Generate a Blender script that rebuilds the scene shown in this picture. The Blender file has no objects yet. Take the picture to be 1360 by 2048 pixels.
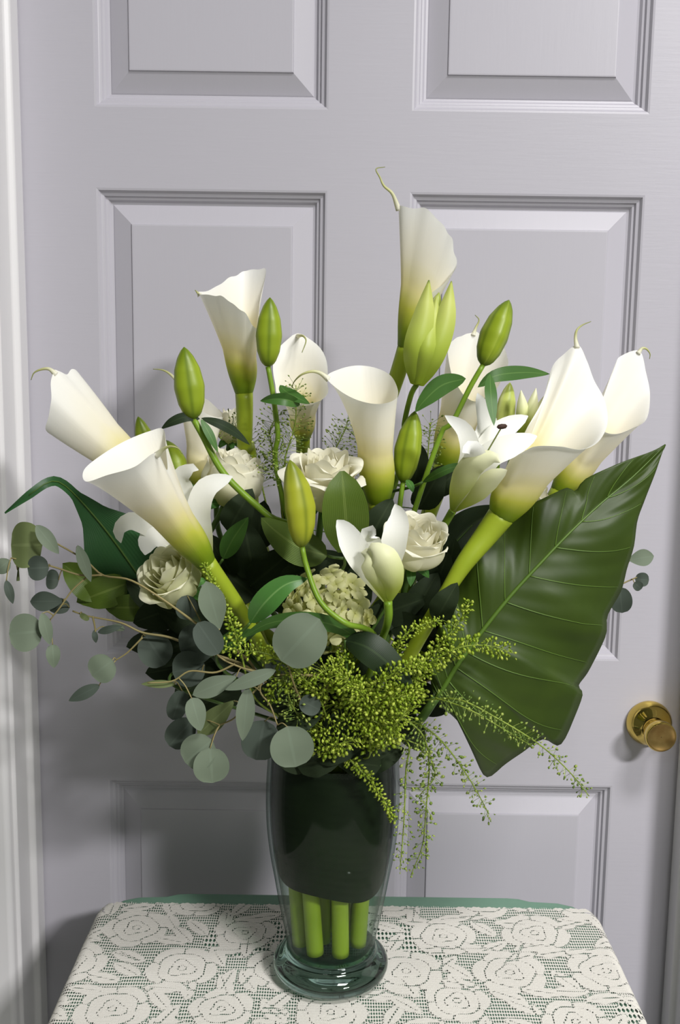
import bpy, math, random
import numpy as np
from mathutils import Vector, Matrix
from mathutils.bvhtree import BVHTree
from mathutils.kdtree import KDTree

# ------------------------------------------------------------------ camera
F = 2000.0                                   # focal length in pixels of a 1360x2048 frame
PITCH = math.radians(8.2); ROLL = math.radians(0.8)
CAM = np.array([0.0, -1.13, 1.325])
FW = np.array([0, math.cos(PITCH), -math.sin(PITCH)])
U0 = np.array([0, math.sin(PITCH), math.cos(PITCH)])
XX = np.array([1.0, 0, 0])
CR = XX*math.cos(ROLL) + U0*math.sin(ROLL)
CU = -XX*math.sin(ROLL) + U0*math.cos(ROLL)
scene = bpy.context.scene
col = scene.collection
cd = bpy.data.cameras.new('camera'); cam = bpy.data.objects.new('camera', cd); col.objects.link(cam)
cd.sensor_fit = 'VERTICAL'; cd.sensor_height = 36.0; cd.lens = F*36.0/2048.0
cd.clip_start = 0.02
m4 = Matrix.Identity(4)
for i in range(3):
    m4[i][0] = CR[i]; m4[i][1] = CU[i]; m4[i][2] = -FW[i]; m4[i][3] = CAM[i]
cam.matrix_world = m4
scene.camera = cam
# ------------------------------------------------------------------ world, lights, exposure
w = bpy.data.worlds.new('world'); scene.world = w; w.use_nodes = True
w.node_tree.nodes['Background'].inputs[0].default_value = (0.80, 0.80, 0.84, 1)
w.node_tree.nodes['Background'].inputs[1].default_value = 0.3
def area(name, loc, target, sx, sy, power, color=(1, 1, 1)):
    l = bpy.data.lights.new(name, 'AREA'); l.shape = 'RECTANGLE'; l.size = sx; l.size_y = sy
    l.energy = power; l.color = color
    o = bpy.data.objects.new(name, l); col.objects.link(o); o.location = loc
    d = Vector(target) - Vector(loc); o.rotation_euler = d.to_track_quat('-Z', 'Y').to_euler()
    return o
area('ceiling_lamp', (1.85, -3.15, 2.97), (1.85, -3.15, 0), 0.60, 0.40, 215, (1, 0.988, 0.975))
area('ceiling_lamp', (0.75, -1.35, 2.97), (0.75, -1.35, 0), 0.60, 0.40, 42, (1, 0.988, 0.975))
area('ceiling_lamp', (-0.60, -3.00, 2.97), (-0.60, -3.00, 0), 0.60, 0.40, 5, (0.95, 1.0, 0.97))  # added weak fill from the left, slightly green to tint the shadows
vs = scene.view_settings
vs.view_transform = 'Standard'; vs.look = 'None'; vs.gamma = 1.0; vs.use_curve_mapping = False
vs.exposure = -0.12

# ------------------------------------------------------------------ helpers
rng = random.Random(7)
nrg = np.random.default_rng(5)
def ray(px, py): return FW*F + CR*(px-680) - CU*(py-1024)
VY = -0.235                                  # vase axis, distance in front of the door face
VX = -0.003
TZ = 0.745                                   # table top
def at(px, py, f=0.0):
    """point seen at a photo position, f metres in front of the plane through the vase axis"""
    d = ray(px, py); t = (VY-f-CAM[1])/d[1]; return CAM+d*t
def A3(pts): return [at(*p) for p in pts]
def mpp(p): return float((np.asarray(p)-CAM)@FW)/F      # metres per photo pixel at a point
def nz(v): v = np.asarray(v, float); return v/(np.linalg.norm(v)+1e-12)
def spline(pts, n):
    """Catmull-Rom resampled by arc length"""
    p = np.array(pts, float)
    if len(p) == 2: p = np.array([p[0], (p[0]+p[1])/2, p[1]])
    q = np.vstack([2*p[0]-p[1], p, 2*p[-1]-p[-2]])
    out = []
    for i in range(1, len(q)-2):
        for t in np.linspace(0, 1, 12, endpoint=False):
            a, b, c, d = q[i-1], q[i], q[i+1], q[i+2]
            out.append(.5*((2*b)+(c-a)*t+(2*a-5*b+4*c-d)*t*t+(3*b-a-3*c+d)*t**3))
    out.append(p[-1]); out = np.array(out)
    s = np.concatenate([[0], np.cumsum(np.linalg.norm(np.diff(out[:, :3], axis=0), axis=1))])
    u = np.linspace(0, s[-1], n)
    return np.stack([np.interp(u, s, out[:, k]) for k in range(out.shape[1])], 1)
OFF = {}; ROOT = {}; REG = []          # world offset and owner of every mesh; built geometry, for keeping things clear of each other
def mesh_obj(name, verts, faces, mat, parent=None, uv=None, smooth=True, attrs=None):
    verts = np.asarray(verts, float)
    off = OFF.get(parent.name, np.zeros(3)) if parent else np.zeros(3)
    me = bpy.data.meshes.new(name)
    me.from_pydata((verts-off).tolist(), [], [tuple(int(i) for i in f) for f in faces])
    if smooth: me.polygons.foreach_set('use_smooth', [True]*len(me.polygons))
    if uv is not None:
        l = me.uv_layers.new(name='UVMap'); uv = np.asarray(uv, float)
        idx = np.empty(len(me.loops), int); me.loops.foreach_get('vertex_index', idx)
        l.data.foreach_set('uv', uv[idx].ravel())
    for k, v in (attrs or {}).items():
        a = me.attributes.new(k, 'FLOAT', 'POINT'); a.data.foreach_set('value', np.asarray(v, float))
    if mat: me.materials.append(mat)
    o = bpy.data.objects.new(name, me); col.objects.link(o)
    if parent: o.parent = parent
    OFF[o.name] = off
    ROOT[o.name] = ROOT.get(parent.name, parent.name) if parent else o.name
    if len(faces) < 60000: REG.append([ROOT[o.name], verts, faces, None, verts.min(0), verts.max(0)])
    return o
def tag(o, label, cat, group=None, kind=None):
    if label: o['label'] = label
    if cat: o['category'] = cat
    if group: o['group'] = group
    if kind: o['kind'] = kind
    return o
def thing(name, loc, label, cat, group=None):
    o = bpy.data.objects.new(name, None); o.empty_display_size = 0.02; col.objects.link(o)
    o.location = Vector(tuple(loc)); OFF[o.name] = np.asarray(loc, float)
    return tag(o, label, cat, group)
def grid_faces(nu, nv, wrap=False):
    f = []
    for j in range(nv-1):
        for i in range(nu if wrap else nu-1):
            a = j*nu+i; b = j*nu+(i+1) % nu
            f.append((a, b, b+nu, a+nu))
    return f
def tube_geo(pts, rad, ns=8, n=None):
    p = spline(pts, n or max(6, 5*len(pts)))
    rad = np.interp(np.linspace(0, 1, len(p)), np.linspace(0, 1, len(np.atleast_1d(rad))), np.atleast_1d(rad))
    T = np.gradient(p, axis=0); T /= np.linalg.norm(T, axis=1)[:, None]+1e-12
    ref = np.array([0, 1, 0.]) if abs(T[0][1]) < .9 else np.array([1., 0, 0])
    V = []; N = nz(ref-T[0]*(ref@T[0]))
    for i in range(len(p)):
        N = nz(N-T[i]*(N@T[i])); B = np.cross(T[i], N)
        for k in range(ns):
            a = 2*math.pi*k/ns; V.append(p[i]+rad[i]*(math.cos(a)*N+math.sin(a)*B))
    fs = grid_faces(ns, len(p), True)
    fs.append(tuple(range(ns))[::-1]); fs.append(tuple((len(p)-1)*ns+k for k in range(ns)))
    uv = [(k/ns, i/(len(p)-1)) for i in range(len(p)) for k in range(ns)]
    return V, fs, uv
def tube(name, pts, rad, mat, parent, ns=8, n=None):
    V, fs, uv = tube_geo(pts, rad, ns, n)
    return mesh_obj(name, V, fs, mat, parent, uv)
def join(parts):
    V = []; Fc = []; U = []
    for v, f, u in parts:
        b = len(V); V += list(v); U += list(u); Fc += [tuple(i+b for i in q) for q in f]
    return V, Fc, U
def lathe_geo(prof, n=48, axis_o=(0, 0, 0), ax=(0, 0, 1)):
    ax = nz(ax); ref = np.array([1., 0, 0]) if abs(ax[0]) < .9 else np.array([0, 1., 0])
    X = nz(ref-ax*(ref@ax)); Y = np.cross(ax, X); o = np.asarray(axis_o, float); V = []
    for r, h in prof:
        for k in range(n):
            a = 2*math.pi*k/n; V.append(o+ax*h+r*(math.cos(a)*X+math.sin(a)*Y))
    return V, grid_faces(n, len(prof), True), [(k/n, j/(len(prof)-1)) for j in range(len(prof)) for k in range(n)]
def box_geo(x0, x1, y0, y1, z0, z1):
    V = [(x, y, z) for z in (z0, z1) for y in (y0, y1) for x in (x0, x1)]
    return V, [(0, 2, 3, 1), (4, 5, 7, 6), (0, 1, 5, 4), (2, 6, 7, 3), (0, 4, 6, 2), (1, 3, 7, 5)], [(0, 0)]*8
def box(name, x0, x1, y0, y1, z0, z1, mat, parent=None, bevel=0):
    V, f, u = box_geo(x0, x1, y0, y1, z0, z1)
    o = mesh_obj(name, V, f, mat, parent, smooth=False)
    if bevel:
        b = o.modifiers.new('bevel', 'BEVEL'); b.width = bevel; b.segments = 3
    return o
PROF = {
    'lance': lambda t: np.clip(np.sin(np.pi*np.clip(t, 0, 1)**.85), 0, 1)**.8,
    'ovate': lambda t: np.clip(np.sin(np.pi*np.clip(t, 0, 1)**.72), 0, 1)**.7,
    'round': lambda t: np.sqrt(np.clip(1-(2*np.clip(t, 0, 1)-1)**2, 0, 1)),
    'obov': lambda t: np.clip(np.sin(np.pi*np.clip(t, 0, 1)**1.25), 0, 1)**.75,
    'petal': lambda t: np.interp(t, [0, .1, .3, .55, .75, .88, .96, 1], [.28, .42, .72, 1, .93, .66, .34, .04]),
}
def blade_geo(pts, hw, prof='lance', roll=0.0, fold=0.0, cup=0.0, wave=0.0, nu=9, nv=18, face=None, rollend=None, waven=3):
    """a leaf or petal: spine pts, half width hw in metres, fold/cup lift the edges towards the viewer side"""
    p = spline(pts, nv); T = np.gradient(p, axis=0); T /= np.linalg.norm(T, axis=1)[:, None]+1e-12
    t = np.linspace(0, 1, nv); W = (PROF[prof](t) if isinstance(prof, str) else np.interp(t, np.linspace(0, 1, len(prof)), prof))*hw
    V = []; UV = []; ph = rng.random()*6
    for j in range(nv):
        n0 = nz((CAM if face is None else p[j]+np.asarray(face, float))-p[j]); n0 = nz(n0-T[j]*(n0@T[j]))
        s0 = np.cross(T[j], n0); a = math.radians(roll+((rollend-roll)*t[j] if rollend is not None else 0))
        S = s0*math.cos(a)+n0*math.sin(a); N = -s0*math.sin(a)+n0*math.cos(a)
        for i in range(nu):
            s = 2*i/(nu-1)-1
            z = W[j]*(fold*abs(s)+cup*s*s)+wave*hw*abs(s)*math.sin(t[j]*math.pi*2*waven+ph+(1.5 if s > 0 else 0))
            V.append(p[j]+S*s*W[j]+N*z); UV.append((i/(nu-1), t[j]))
    return V, grid_faces(nu, nv), UV
def blade(name, pts, hw, mat, parent, **k):
    V, f, u = blade_geo(pts, hw, **k)
    return mesh_obj(name, V, f, mat, parent, u)

# ------------------------------------------------------------------ materials
def lin(c):
    return tuple((x/12.92 if x <= .04045 else ((x+.055)/1.055)**2.4) for x in [v/255.0 for v in c])+(1,)
class NT:
    def __init__(s, name):
        s.m = bpy.data.materials.new(name); s.m.use_nodes = True; s.t = s.m.node_tree; s.n = s.t.nodes
        s.b = s.n['Principled BSDF']; s.out = s.n['Material Output']
    def new(s, t, **k):
        x = s.n.new(t)
        for a, v in k.items(): setattr(x, a, v)
        return x
    def link(s, a, b): s.t.links.new(a, b)
    def ramp(s, src, stops):
        r = s.new('ShaderNodeValToRGB'); e = r.color_ramp.elements
        while len(e) < len(stops): e.new(.5)
        for x, (p, c) in zip(e, stops): x.position = p; x.color = c
        s.link(src, r.inputs[0]); return r.outputs[0]
    def noise(s, scale, vec=None, detail=3, rough=.5):
        n = s.new('ShaderNodeTexNoise'); n.inputs['Scale'].default_value = scale; n.inputs['Detail'].default_value = detail
        n.inputs['Roughness'].default_value = rough
        if vec is not None: s.link(vec, n.inputs['Vector'])
        return n.outputs['Fac']
    def math(s, op, a, b=None, c=None):
        m = s.new('ShaderNodeMath', operation=op)
        for i, v in enumerate((a, b, c)):
            if v is None: continue
            if isinstance(v, (int, float)): m.inputs[i].default_value = v
            else: s.link(v, m.inputs[i])
        return m.outputs[0]
    def mix(s, fac, a, b, bt='MIX'):
        m = s.new('ShaderNodeMix', data_type='RGBA', blend_type=bt)
        for i, v in ((0, fac), (6, a), (7, b)):
            if isinstance(v, (int, float)): m.inputs[i].default_value = v
            elif isinstance(v, tuple): m.inputs[i].default_value = v
            else: s.link(v, m.inputs[i])
        return m.outputs[2]
    def coord(s, k='Object', scale=None):
        c = s.new('ShaderNodeTexCoord').outputs[k]
        if scale:
            m = s.new('ShaderNodeMapping'); m.inputs['Scale'].default_value = scale; s.link(c, m.inputs[0]); c = m.outputs[0]
        return c
    def bump(s, h, strength=.2, dist=.002):
        b = s.new('ShaderNodeBump'); b.inputs['Strength'].default_value = strength; b.inputs['Distance'].default_value = dist
        s.link(h, b.inputs['Height']); s.link(b.outputs[0], s.b.inputs['Normal']); return b
    def translucent(s, colr, fac):
        tr = s.new('ShaderNodeBsdfTranslucent'); mx = s.new('ShaderNodeMixShader'); mx.inputs[0].default_value = fac
        if isinstance(colr, tuple): tr.inputs[0].default_value = colr
        else: s.link(colr, tr.inputs[0])
        s.link(s.b.outputs[0], mx.inputs[1]); s.link(tr.outputs[0], mx.inputs[2]); s.link(mx.outputs[0], s.out.inputs[0])
    def color(s, c):
        if isinstance(c, tuple): s.b.inputs['Base Color'].default_value = c
        else: s.link(c, s.b.inputs['Base Color'])
    def set(s, rough=.5, spec=.5, metal=0):
        s.b.inputs['Roughness'].default_value = rough; s.b.inputs['Specular IOR Level'].default_value = spec
        s.b.inputs['Metallic'].default_value = metal
def paint(name, c, rough=.4, grain=None, gs=.15):
    k = NT(name); v = k.noise(3.0, k.coord('Object'), 4)
    c0 = lin(c); k.color(k.mix(v, tuple(x*.96 for x in c0[:3])+(1,), tuple(min(1, x*1.04) for x in c0[:3])+(1,)))
    k.set(rough, .3)
    if grain: k.bump(k.noise(1.0, k.coord('Object', grain), 3, .6), gs, .0012)
    return k.m
M = {}
M['door'] = paint('door_paint', (190, 187, 196), .38, (18, 60, 260), .10)
M['door_v'] = paint('door_panel_paint', (190, 187, 196), .36, (260, 60, 18), .06)
M['trim'] = paint('trim_paint', (228, 226, 228), .32)
M['wall'] = paint('wall_paint', (104, 110, 102), .7)
M['wall_door'] = paint('door_wall_paint', (204, 202, 198), .7)
M['ceil'] = paint('ceiling_paint', (140, 146, 140), .8)
M['floor'] = paint('floor_finish', (92, 92, 86), .5)
k = NT('brass'); k.color(k.mix(k.noise(45, k.coord(), 4), lin((206, 180, 88)), lin((222, 198, 112)))); k.set(.07, .5, 1); M['brass'] = k.m
k = NT('brass_worn'); k.color(k.mix(k.noise(90, k.coord(), 5), lin((150, 112, 62)), lin((214, 182, 120)))); k.set(.28, .5, 1); M['brass_worn'] = k.m
k = NT('green_table_paint'); k.color(k.mix(k.noise(60, k.coord(), 3), lin((112, 148, 128)), lin((120, 156, 136)))); k.set(.45, .4); M['green'] = k.m

def petal_mat(name, stops, tl=.25, rough=.45, bump=.12, spots=None):
    k = NT(name); uv = k.new('ShaderNodeUVMap').outputs[0]; sp = k.new('ShaderNodeSeparateXYZ'); k.link(uv, sp.inputs[0])
    nv = k.noise(26, k.coord('Object'), 3)
    v = k.math('ADD', sp.outputs[1], k.math('MULTIPLY', k.math('SUBTRACT', nv, .5), .16))
    c = k.ramp(v, [(p, lin(x)) for p, x in stops])
    k.color(c); k.set(rough, .35)
    mp = k.new('ShaderNodeMapping'); mp.inputs['Scale'].default_value = (60, 3, 1); k.link(uv, mp.inputs[0])
    k.bump(k.noise(1.0, mp.outputs[0], 2), bump, .001)
    k.translucent(c, tl); return k.m
M['calla'] = petal_mat('calla_spathe', [(0, (112, 140, 24)), (.14, (146, 168, 36)), (.30, (204, 206, 84)), (.46, (240, 230, 168)), (.66, (250, 244, 224)), (1, (253, 252, 247))])
M['tail'] = petal_mat('calla_tail', [(0, (250, 247, 232)), (.45, (214, 214, 150)), (1, (142, 150, 86))])
M['lily'] = petal_mat('lily_petal', [(0, (196, 208, 110)), (.2, (228, 232, 176)), (.42, (248, 247, 236)), (1, (252, 252, 250))])
M['lily_green'] = petal_mat('lily_half_open_petal', [(0, (160, 182, 52)), (.3, (196, 208, 98)), (.7, (232, 234, 184)), (1, (238, 238, 206))], .2)
M['petal_green'] = petal_mat('opening_bud_petal', [(0, (146, 170, 40)), (.4, (176, 194, 74)), (.8, (206, 214, 120)), (.96, (186, 196, 100)), (1, (110, 130, 50))], .2)
M['rose'] = petal_mat('rose_petal', [(0, (214, 216, 140)), (.3, (238, 235, 194)), (.7, (247, 244, 222)), (1, (250, 247, 230))], .3, .55, .05)
M['rose_green'] = petal_mat('greenish_rose_petal', [(0, (198, 206, 120)), (.35, (226, 228, 168)), (.8, (238, 238, 200)), (1, (244, 242, 216))], .3, .55, .05)
M['hyd'] = petal_mat('hydrangea_floret', [(0, (206, 208, 120)), (.5, (232, 232, 170)), (1, (238, 236, 184))], .25, .6, .1)
def bud_mat(name, base, pale, dark, lobes=3):
    k = NT(name); uv = k.new('ShaderNodeUVMap').outputs[0]; sp = k.new('ShaderNodeSeparateXYZ'); k.link(uv, sp.inputs[0])
    wv = k.math('COSINE', k.math('MULTIPLY', sp.outputs[0], 2*math.pi*lobes))
    seam = k.math('POWER', k.math('MULTIPLY', k.math('SUBTRACT', 1.0, wv), .5), 14.0)
    rib = k.math('POWER', k.math('MULTIPLY', k.math('ADD', 1.0, wv), .5), 10.0)
    c = k.ramp(sp.outputs[1], [(0, lin(dark)), (.18, lin(base)), (.7, lin(base)), (1, lin(dark))])
    c = k.mix(k.math('MULTIPLY', rib, .5), c, lin(pale)); c = k.mix(k.math('MULTIPLY', seam, .7), c, lin(dark))
    k.color(c); k.set(.38, .4); k.translucent(c, .12); return k.m
M['bud'] = bud_mat('lily_bud_green', (146, 166, 40), (168, 184, 62), (96, 120, 24))
M['bud_yellow'] = bud_mat('lily_bud_yellow_green', (168, 174, 46), (188, 194, 72), (112, 126, 28))
M['bud_pale'] = bud_mat('lily_bud_pale', (204, 214, 116), (232, 234, 176), (156, 172, 64))
def leaf_mat(name, a, b, rough=.42, tl=.12, veins=24, mid=None, spec=.45, back=None):
    k = NT(name); uv = k.new('ShaderNodeUVMap').outputs[0]; sp = k.new('ShaderNodeSeparateXYZ'); k.link(uv, sp.inputs[0])
    c = k.mix(k.noise(34, k.coord('Object'), 4), lin(a), lin(b))
    if mid:
        d = k.math('ABSOLUTE', k.math('SUBTRACT', sp.outputs[0], .5))
        c = k.mix(k.math('LESS_THAN', d, .035), c, lin(mid))
    if back:
        g = k.new('ShaderNodeNewGeometry'); c = k.mix(g.outputs['Backfacing'], c, lin(back))
    k.color(c); k.set(rough, spec)
    if veins < 0:
        ax_ = k.math('ABSOLUTE', k.math('SUBTRACT', sp.outputs[0], .5)); ph_ = k.math('SUBTRACT', k.math('MULTIPLY', sp.outputs[1], 150.0), k.math('MULTIPLY', ax_, 34.0))
        k.bump(k.math('ADD', k.math('SINE', ph_), k.math('MULTIPLY', k.math('SINE', k.math('MULTIPLY', ph_, .37)), 1.5)), .13, .0012)
    if veins > 0: k.bump(k.math('SINE', k.math('MULTIPLY', sp.outputs[0], veins*6.28)), .12, .0006)
    if tl: k.translucent(c, tl)
    return k.m
M['leaf_mid'] = leaf_mat('lily_leaf_green', (58, 98, 40), (78, 120, 50), mid=(92, 130, 62))
M['leaf_bright'] = leaf_mat('fresh_leaf_green', (62, 112, 48), (88, 138, 64), mid=(110, 152, 84), rough=.35)
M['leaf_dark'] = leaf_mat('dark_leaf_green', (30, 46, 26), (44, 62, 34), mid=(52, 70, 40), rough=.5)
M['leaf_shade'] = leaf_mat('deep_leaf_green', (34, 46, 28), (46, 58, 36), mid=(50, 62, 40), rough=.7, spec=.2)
M['leaf_olive'] = leaf_mat('olive_leaf_green', (74, 98, 28), (92, 114, 36), mid=(104, 124, 52), rough=.45)
M['leaf_big'] = leaf_mat('broad_leaf_green', (50, 70, 16), (66, 86, 22), rough=.46, tl=.2, veins=-1)
M['leaf_back'] = leaf_mat('rear_leaf_green', (36, 78, 40), (50, 94, 50), rough=.4, tl=.15)
M['vein'] = leaf_mat('leaf_vein', (84, 112, 40), (92, 120, 46), veins=0, tl=0)
M['midrib'] = leaf_mat('leaf_midrib', (74, 104, 30), (86, 114, 38), veins=0, tl=0)
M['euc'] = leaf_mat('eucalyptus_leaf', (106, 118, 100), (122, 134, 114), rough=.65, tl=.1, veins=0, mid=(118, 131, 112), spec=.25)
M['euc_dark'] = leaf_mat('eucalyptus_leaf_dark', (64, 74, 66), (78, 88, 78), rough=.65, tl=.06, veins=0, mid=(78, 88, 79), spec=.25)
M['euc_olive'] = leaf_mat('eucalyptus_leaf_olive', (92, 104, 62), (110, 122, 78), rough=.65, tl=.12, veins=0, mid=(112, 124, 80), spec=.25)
def simple(name, a, b, rough=.5, scale=40, spec=.4):
    k = NT(name); k.color(k.mix(k.noise(scale, k.coord('Object'), 3), lin(a), lin(b))); k.set(rough, spec); return k.m
M['stem'] = simple('green_stem', (104, 138, 32), (128, 160, 46), .4)
M['stem_calla'] = simple('calla_stem', (136, 156, 30), (160, 176, 48), .42)
M['stem_dark'] = simple('dark_stem', (62, 90, 34), (80, 108, 44), .5)
M['twig'] = simple('eucalyptus_twig', (134, 118, 78), (150, 142, 92), .55)
M['filler_stem'] = simple('filler_stem', (120, 142, 48), (142, 160, 62), .5)
k = NT('filler_pod'); g = k.new('ShaderNodeNewGeometry')
k.color(k.ramp(g.outputs['Random Per Island'], [(0, lin((112, 138, 26))), (.5, lin((146, 168, 44))), (1, lin((184, 198, 84)))])); k.set(.5, .35); M['pod'] = k.m
k = NT('filler_pod_fine'); g = k.new('ShaderNodeNewGeometry')
k.color(k.ramp(g.outputs['Random Per Island'], [(0, lin((84, 108, 44))), (.5, lin((122, 146, 62))), (1, lin((168, 182, 92)))])); k.set(.5, .35); M['pod_fine'] = k.m
M['spadix'] = simple('spadix', (226, 196, 60), (240, 212, 90), .7, 300)
M['anther'] = simple('anther', (52, 34, 26), (70, 46, 34), .7, 200)
M['filament'] = simple('filament', (150, 164, 92), (170, 182, 110), .5)
M['lining'] = leaf_mat('lining_leaf', (16, 24, 14), (30, 42, 20), rough=.6, tl=0, veins=16, spec=.12)
# thin clear glass with a green cast
def glass(name, tint, refl, edge, base=.009):
    k = NT(name); t = k.new('ShaderNodeBsdfTransparent')
    g = k.new('ShaderNodeBsdfGlossy'); g.inputs['Roughness'].default_value = .03
    lw = k.new('ShaderNodeLayerWeight'); lw.inputs[0].default_value = .5; f = k.math('MULTIPLY_ADD', k.math('POWER', lw.outputs['Facing'], 4.0), refl, base)
    k.link(k.mix(k.math('POWER', lw.outputs['Facing'], 3.0), tint, edge), t.inputs[0])
    mx = k.new('ShaderNodeMixShader'); k.link(f, mx.inputs[0]); k.link(t.outputs[0], mx.inputs[1]); k.link(g.outputs[0], mx.inputs[2])
    k.link(mx.outputs[0], k.out.inputs[0]); return k.m
M['glass'] = glass('vase_glass', (.92, .955, .935, 1), .35, (.34, .42, .38, 1))
M['water'] = glass('water', (.95, .975, .95, 1), .02, (.8, .86, .8, 1), .003)
k = NT('thick_base_glass'); k.color((.34, .54, .44, 1)); k.set(.02, .5); k.b.inputs['Transmission Weight'].default_value = 1; k.b.inputs['IOR'].default_value = 1.5; M['glass_base'] = k.m

# ------------------------------------------------------------------ the room
DX0, DX1 = -0.356, 0.409                       # door leaf
RX0, RX1, RY0, RZ1 = -2.0, 3.2, -5.0, 3.0
REC = 0.070                                    # door set back from the wall face
def structure(o): o['kind'] = 'structure'; return o
structure(box('floor', RX0, RX1, RY0, 0.10, -0.05, 0, M['floor']))
structure(box('ceiling', RX0, RX1, RY0, 0.10, RZ1, RZ1+.05, M['ceil']))
structure(box('wall_left', RX0-.05, RX0, RY0, 0.10, 0, RZ1, M['wall']))
structure(box('wall_right', RX1, RX1+.05, RY0, 0.10, 0, RZ1, M['wall']))
structure(box('wall_back', RX0, RX1, RY0-.05, RY0, 0, RZ1, M['wall']))
DH = 2.03
g = join([box_geo(RX0, DX0-.022, -REC, .05, 0, RZ1), box_geo(DX1+.022, RX1, -REC, .05, 0, RZ1), box_geo(DX0-.022, DX1+.022, -REC, .05, DH+.02, RZ1)])
structure(mesh_obj('wall_front', g[0], g[1], M['wall_door'], smooth=False))
def extrude_profile(name, prof, z0, z1, mat):
    n = len(prof); V = [(x, y, z0) for x, y in prof]+[(x, y, z1) for x, y in prof]
    f = [(i, (i+1) % n, (i+1) % n+n, i+n) for i in range(n)]+[tuple(range(n))[::-1], tuple(range(n, 2*n))]
    o = mesh_obj(name, V, f, mat, smooth=False)
    b = o.modifiers.new('bevel', 'BEVEL'); b.width = .0025; b.segments = 3; b.limit_method = 'ANGLE'
    return structure(o)
def casing(name, xe, s):
    # jamb with a stop bead, then the moulded casing board on the wall face; s = outward direction
    e = lambda d: xe+s*d
    p = [(e(-.006), -.002), (e(-.006), -.028), (e(.001), -.032), (e(.001), -REC-.001), (e(.005), -REC-.001), (e(.006), -REC-.010),
         (e(.010), -REC-.014), (e(.058), -REC-.018), (e(.062), -REC-.012), (e(.064), -REC), (e(.021), -REC), (e(.021), -.002)]
    return extrude_profile(name, p if s < 0 else p[::-1], 0, DH+.02, M['trim'])
casing('trim_1', DX0, -1); casing('trim_2', DX1, 1)
structure(box('trim_3', DX0-.064, DX1+.064, -REC-.018, -REC, DH+.021, DH+.085, M['trim'], bevel=.003))
# door leaf: stiles and rails as one slab with six openings, a moulded panel in each
PXS = [(-.2712, -.0187), (.0716, .3281)]
PZS = [(.25, .838), (.991, 1.516), (1.6005, 1.88)]
xs = sorted({DX0, DX1, *[v for p in PXS for v in p]}); zs = sorted({0.006, DH, *[v for p in PZS for v in p]})
V = [(x, 0, z) for z in zs for x in xs]; f = []
nx = len(xs)
for j in range(len(zs)-1):
    for i in range(nx-1):
        if (xs[i], xs[i+1]) in PXS and (zs[j], zs[j+1]) in PZS: continue
        f.append((j*nx+i, j*nx+i+1, (j+1)*nx+i+1, (j+1)*nx+i))
nb = len(V); V += [(x, .035, z) for x, z in ((DX0, .006), (DX1, .006), (DX1, DH), (DX0, DH))]
cI = [0, nx-1, len(V)-5, (len(zs)-1)*nx]
f += [(nb+3, nb+2, nb+1, nb), (cI[1], cI[0], nb, nb+1), (cI[3], (len(zs)-1)*nx+nx-1, nb+2, nb+3)]
f += [tuple([j*nx for j in range(len(zs))]+[nb+3, nb]), tuple([j*nx+nx-1 for j in range(len(zs))][::-1]+[nb+1, nb+2])]
door = structure(mesh_obj('door_1', V, f, M['door'], smooth=False))
PPROF = [(0, 0), (.0022, .0005), (.0045, .0042), (.0055, .0046), (.0075, .0052), (.0090, .0082), (.0112, .0088), (.0135, .0122), (.0158, .0128), (.0170, .0120),
         (.0375, .0030), (.0382, .0012), (.0395, .0010)]
for (z0, z1) in PZS:
    for (x0, x1) in PXS:
        V = []; f = []
        for d, y in PPROF: V += [(x0+d, y, z0+d), (x1-d, y, z0+d), (x1-d, y, z1-d), (x0+d, y, z1-d)]
        for q in range(len(PPROF)-1):
            for c in range(4): a = q*4+c; b = q*4+(c+1) % 4; f.append((a, b, b+4, a+4))
        a = (len(PPROF)-1)*4; f.append((a, a+1, a+2, a+3))
        mesh_obj('door_panel', V, f, M['door_v'], door, smooth=False)
# brass knob
KX, KZ = .366, .9175
rose_prof = [(0.001, -.0005), (.0262, -.0005), (.0268, .002), (.0265, .006), (.0245, .011), (.0205, .016), (.0165, .020), (.0140, .0235)]
kn = lathe_geo(rose_prof, 56, (KX, 0, KZ), (0, -1, 0)); knob = mesh_obj('door_knob', kn[0], kn[1], M['brass'], door)
kn = lathe_geo([(.0138, .022), (.0134, .026), (.0142, .030), (.0160, .035), (.0173, .041), (.0177, .046), (.0172, .0490), (.0160, .0503)], 56, (KX, 0, KZ), (0, -1, 0))
mesh_obj('grip', kn[0], kn[1], M['brass'], knob)
kn = lathe_geo([(.0161, .0500), (.0150, .0500), (.0140, .0494), (.006, .0490), (.0004, .0489)], 56, (KX, 0, KZ), (0, -1, 0))
mesh_obj('knob_face', kn[0], kn[1], M['brass_worn'], knob)

# ------------------------------------------------------------------ table
TXC, THW = .0150, .2640
half = [(.178, -.087), (.19, -.0885), (.202, -.094), (.232, -.0965), (.247, -.103), (.258, -.115), (.264, -.135)]
TYF = -.64
outl = [(TXC+x, y) for x, y in half]+[(TXC+.264, TYF+.05), (TXC+.258, TYF+.025), (TXC+.24, TYF+.007), (TXC+.21, TYF)]
outl = outl+[(2*TXC-x, y) for x, y in outl[::-1]]
table = thing('side_table', (TXC, -.36, 0), 'small green painted side table with rounded corners under the lace cloth', 'table')
n = len(outl)
V = []; ring = [(.000, -.022), (.0, -.004), (.0012, -.0012), (.004, 0)]
cx, cy = TXC, (TYF-.087)/2
for d, z in ring:
    for x, y in outl:
        v = nz([x-cx, y-cy]); V.append((x-v[0]*d, y-v[1]*d, TZ-.0012+z))
f = [(r*n+i, r*n+(i+1) % n, (r+1)*n+(i+1) % n, (r+1)*n+i) for r in range(3) for i in range(n)]
f = [q[::-1] for q in f]; f += [tuple(range(n)), tuple(range(3*n, 4*n))[::-1]]
o = mesh_obj('table_top', V, f, M['green'], table, smooth=False)
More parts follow.
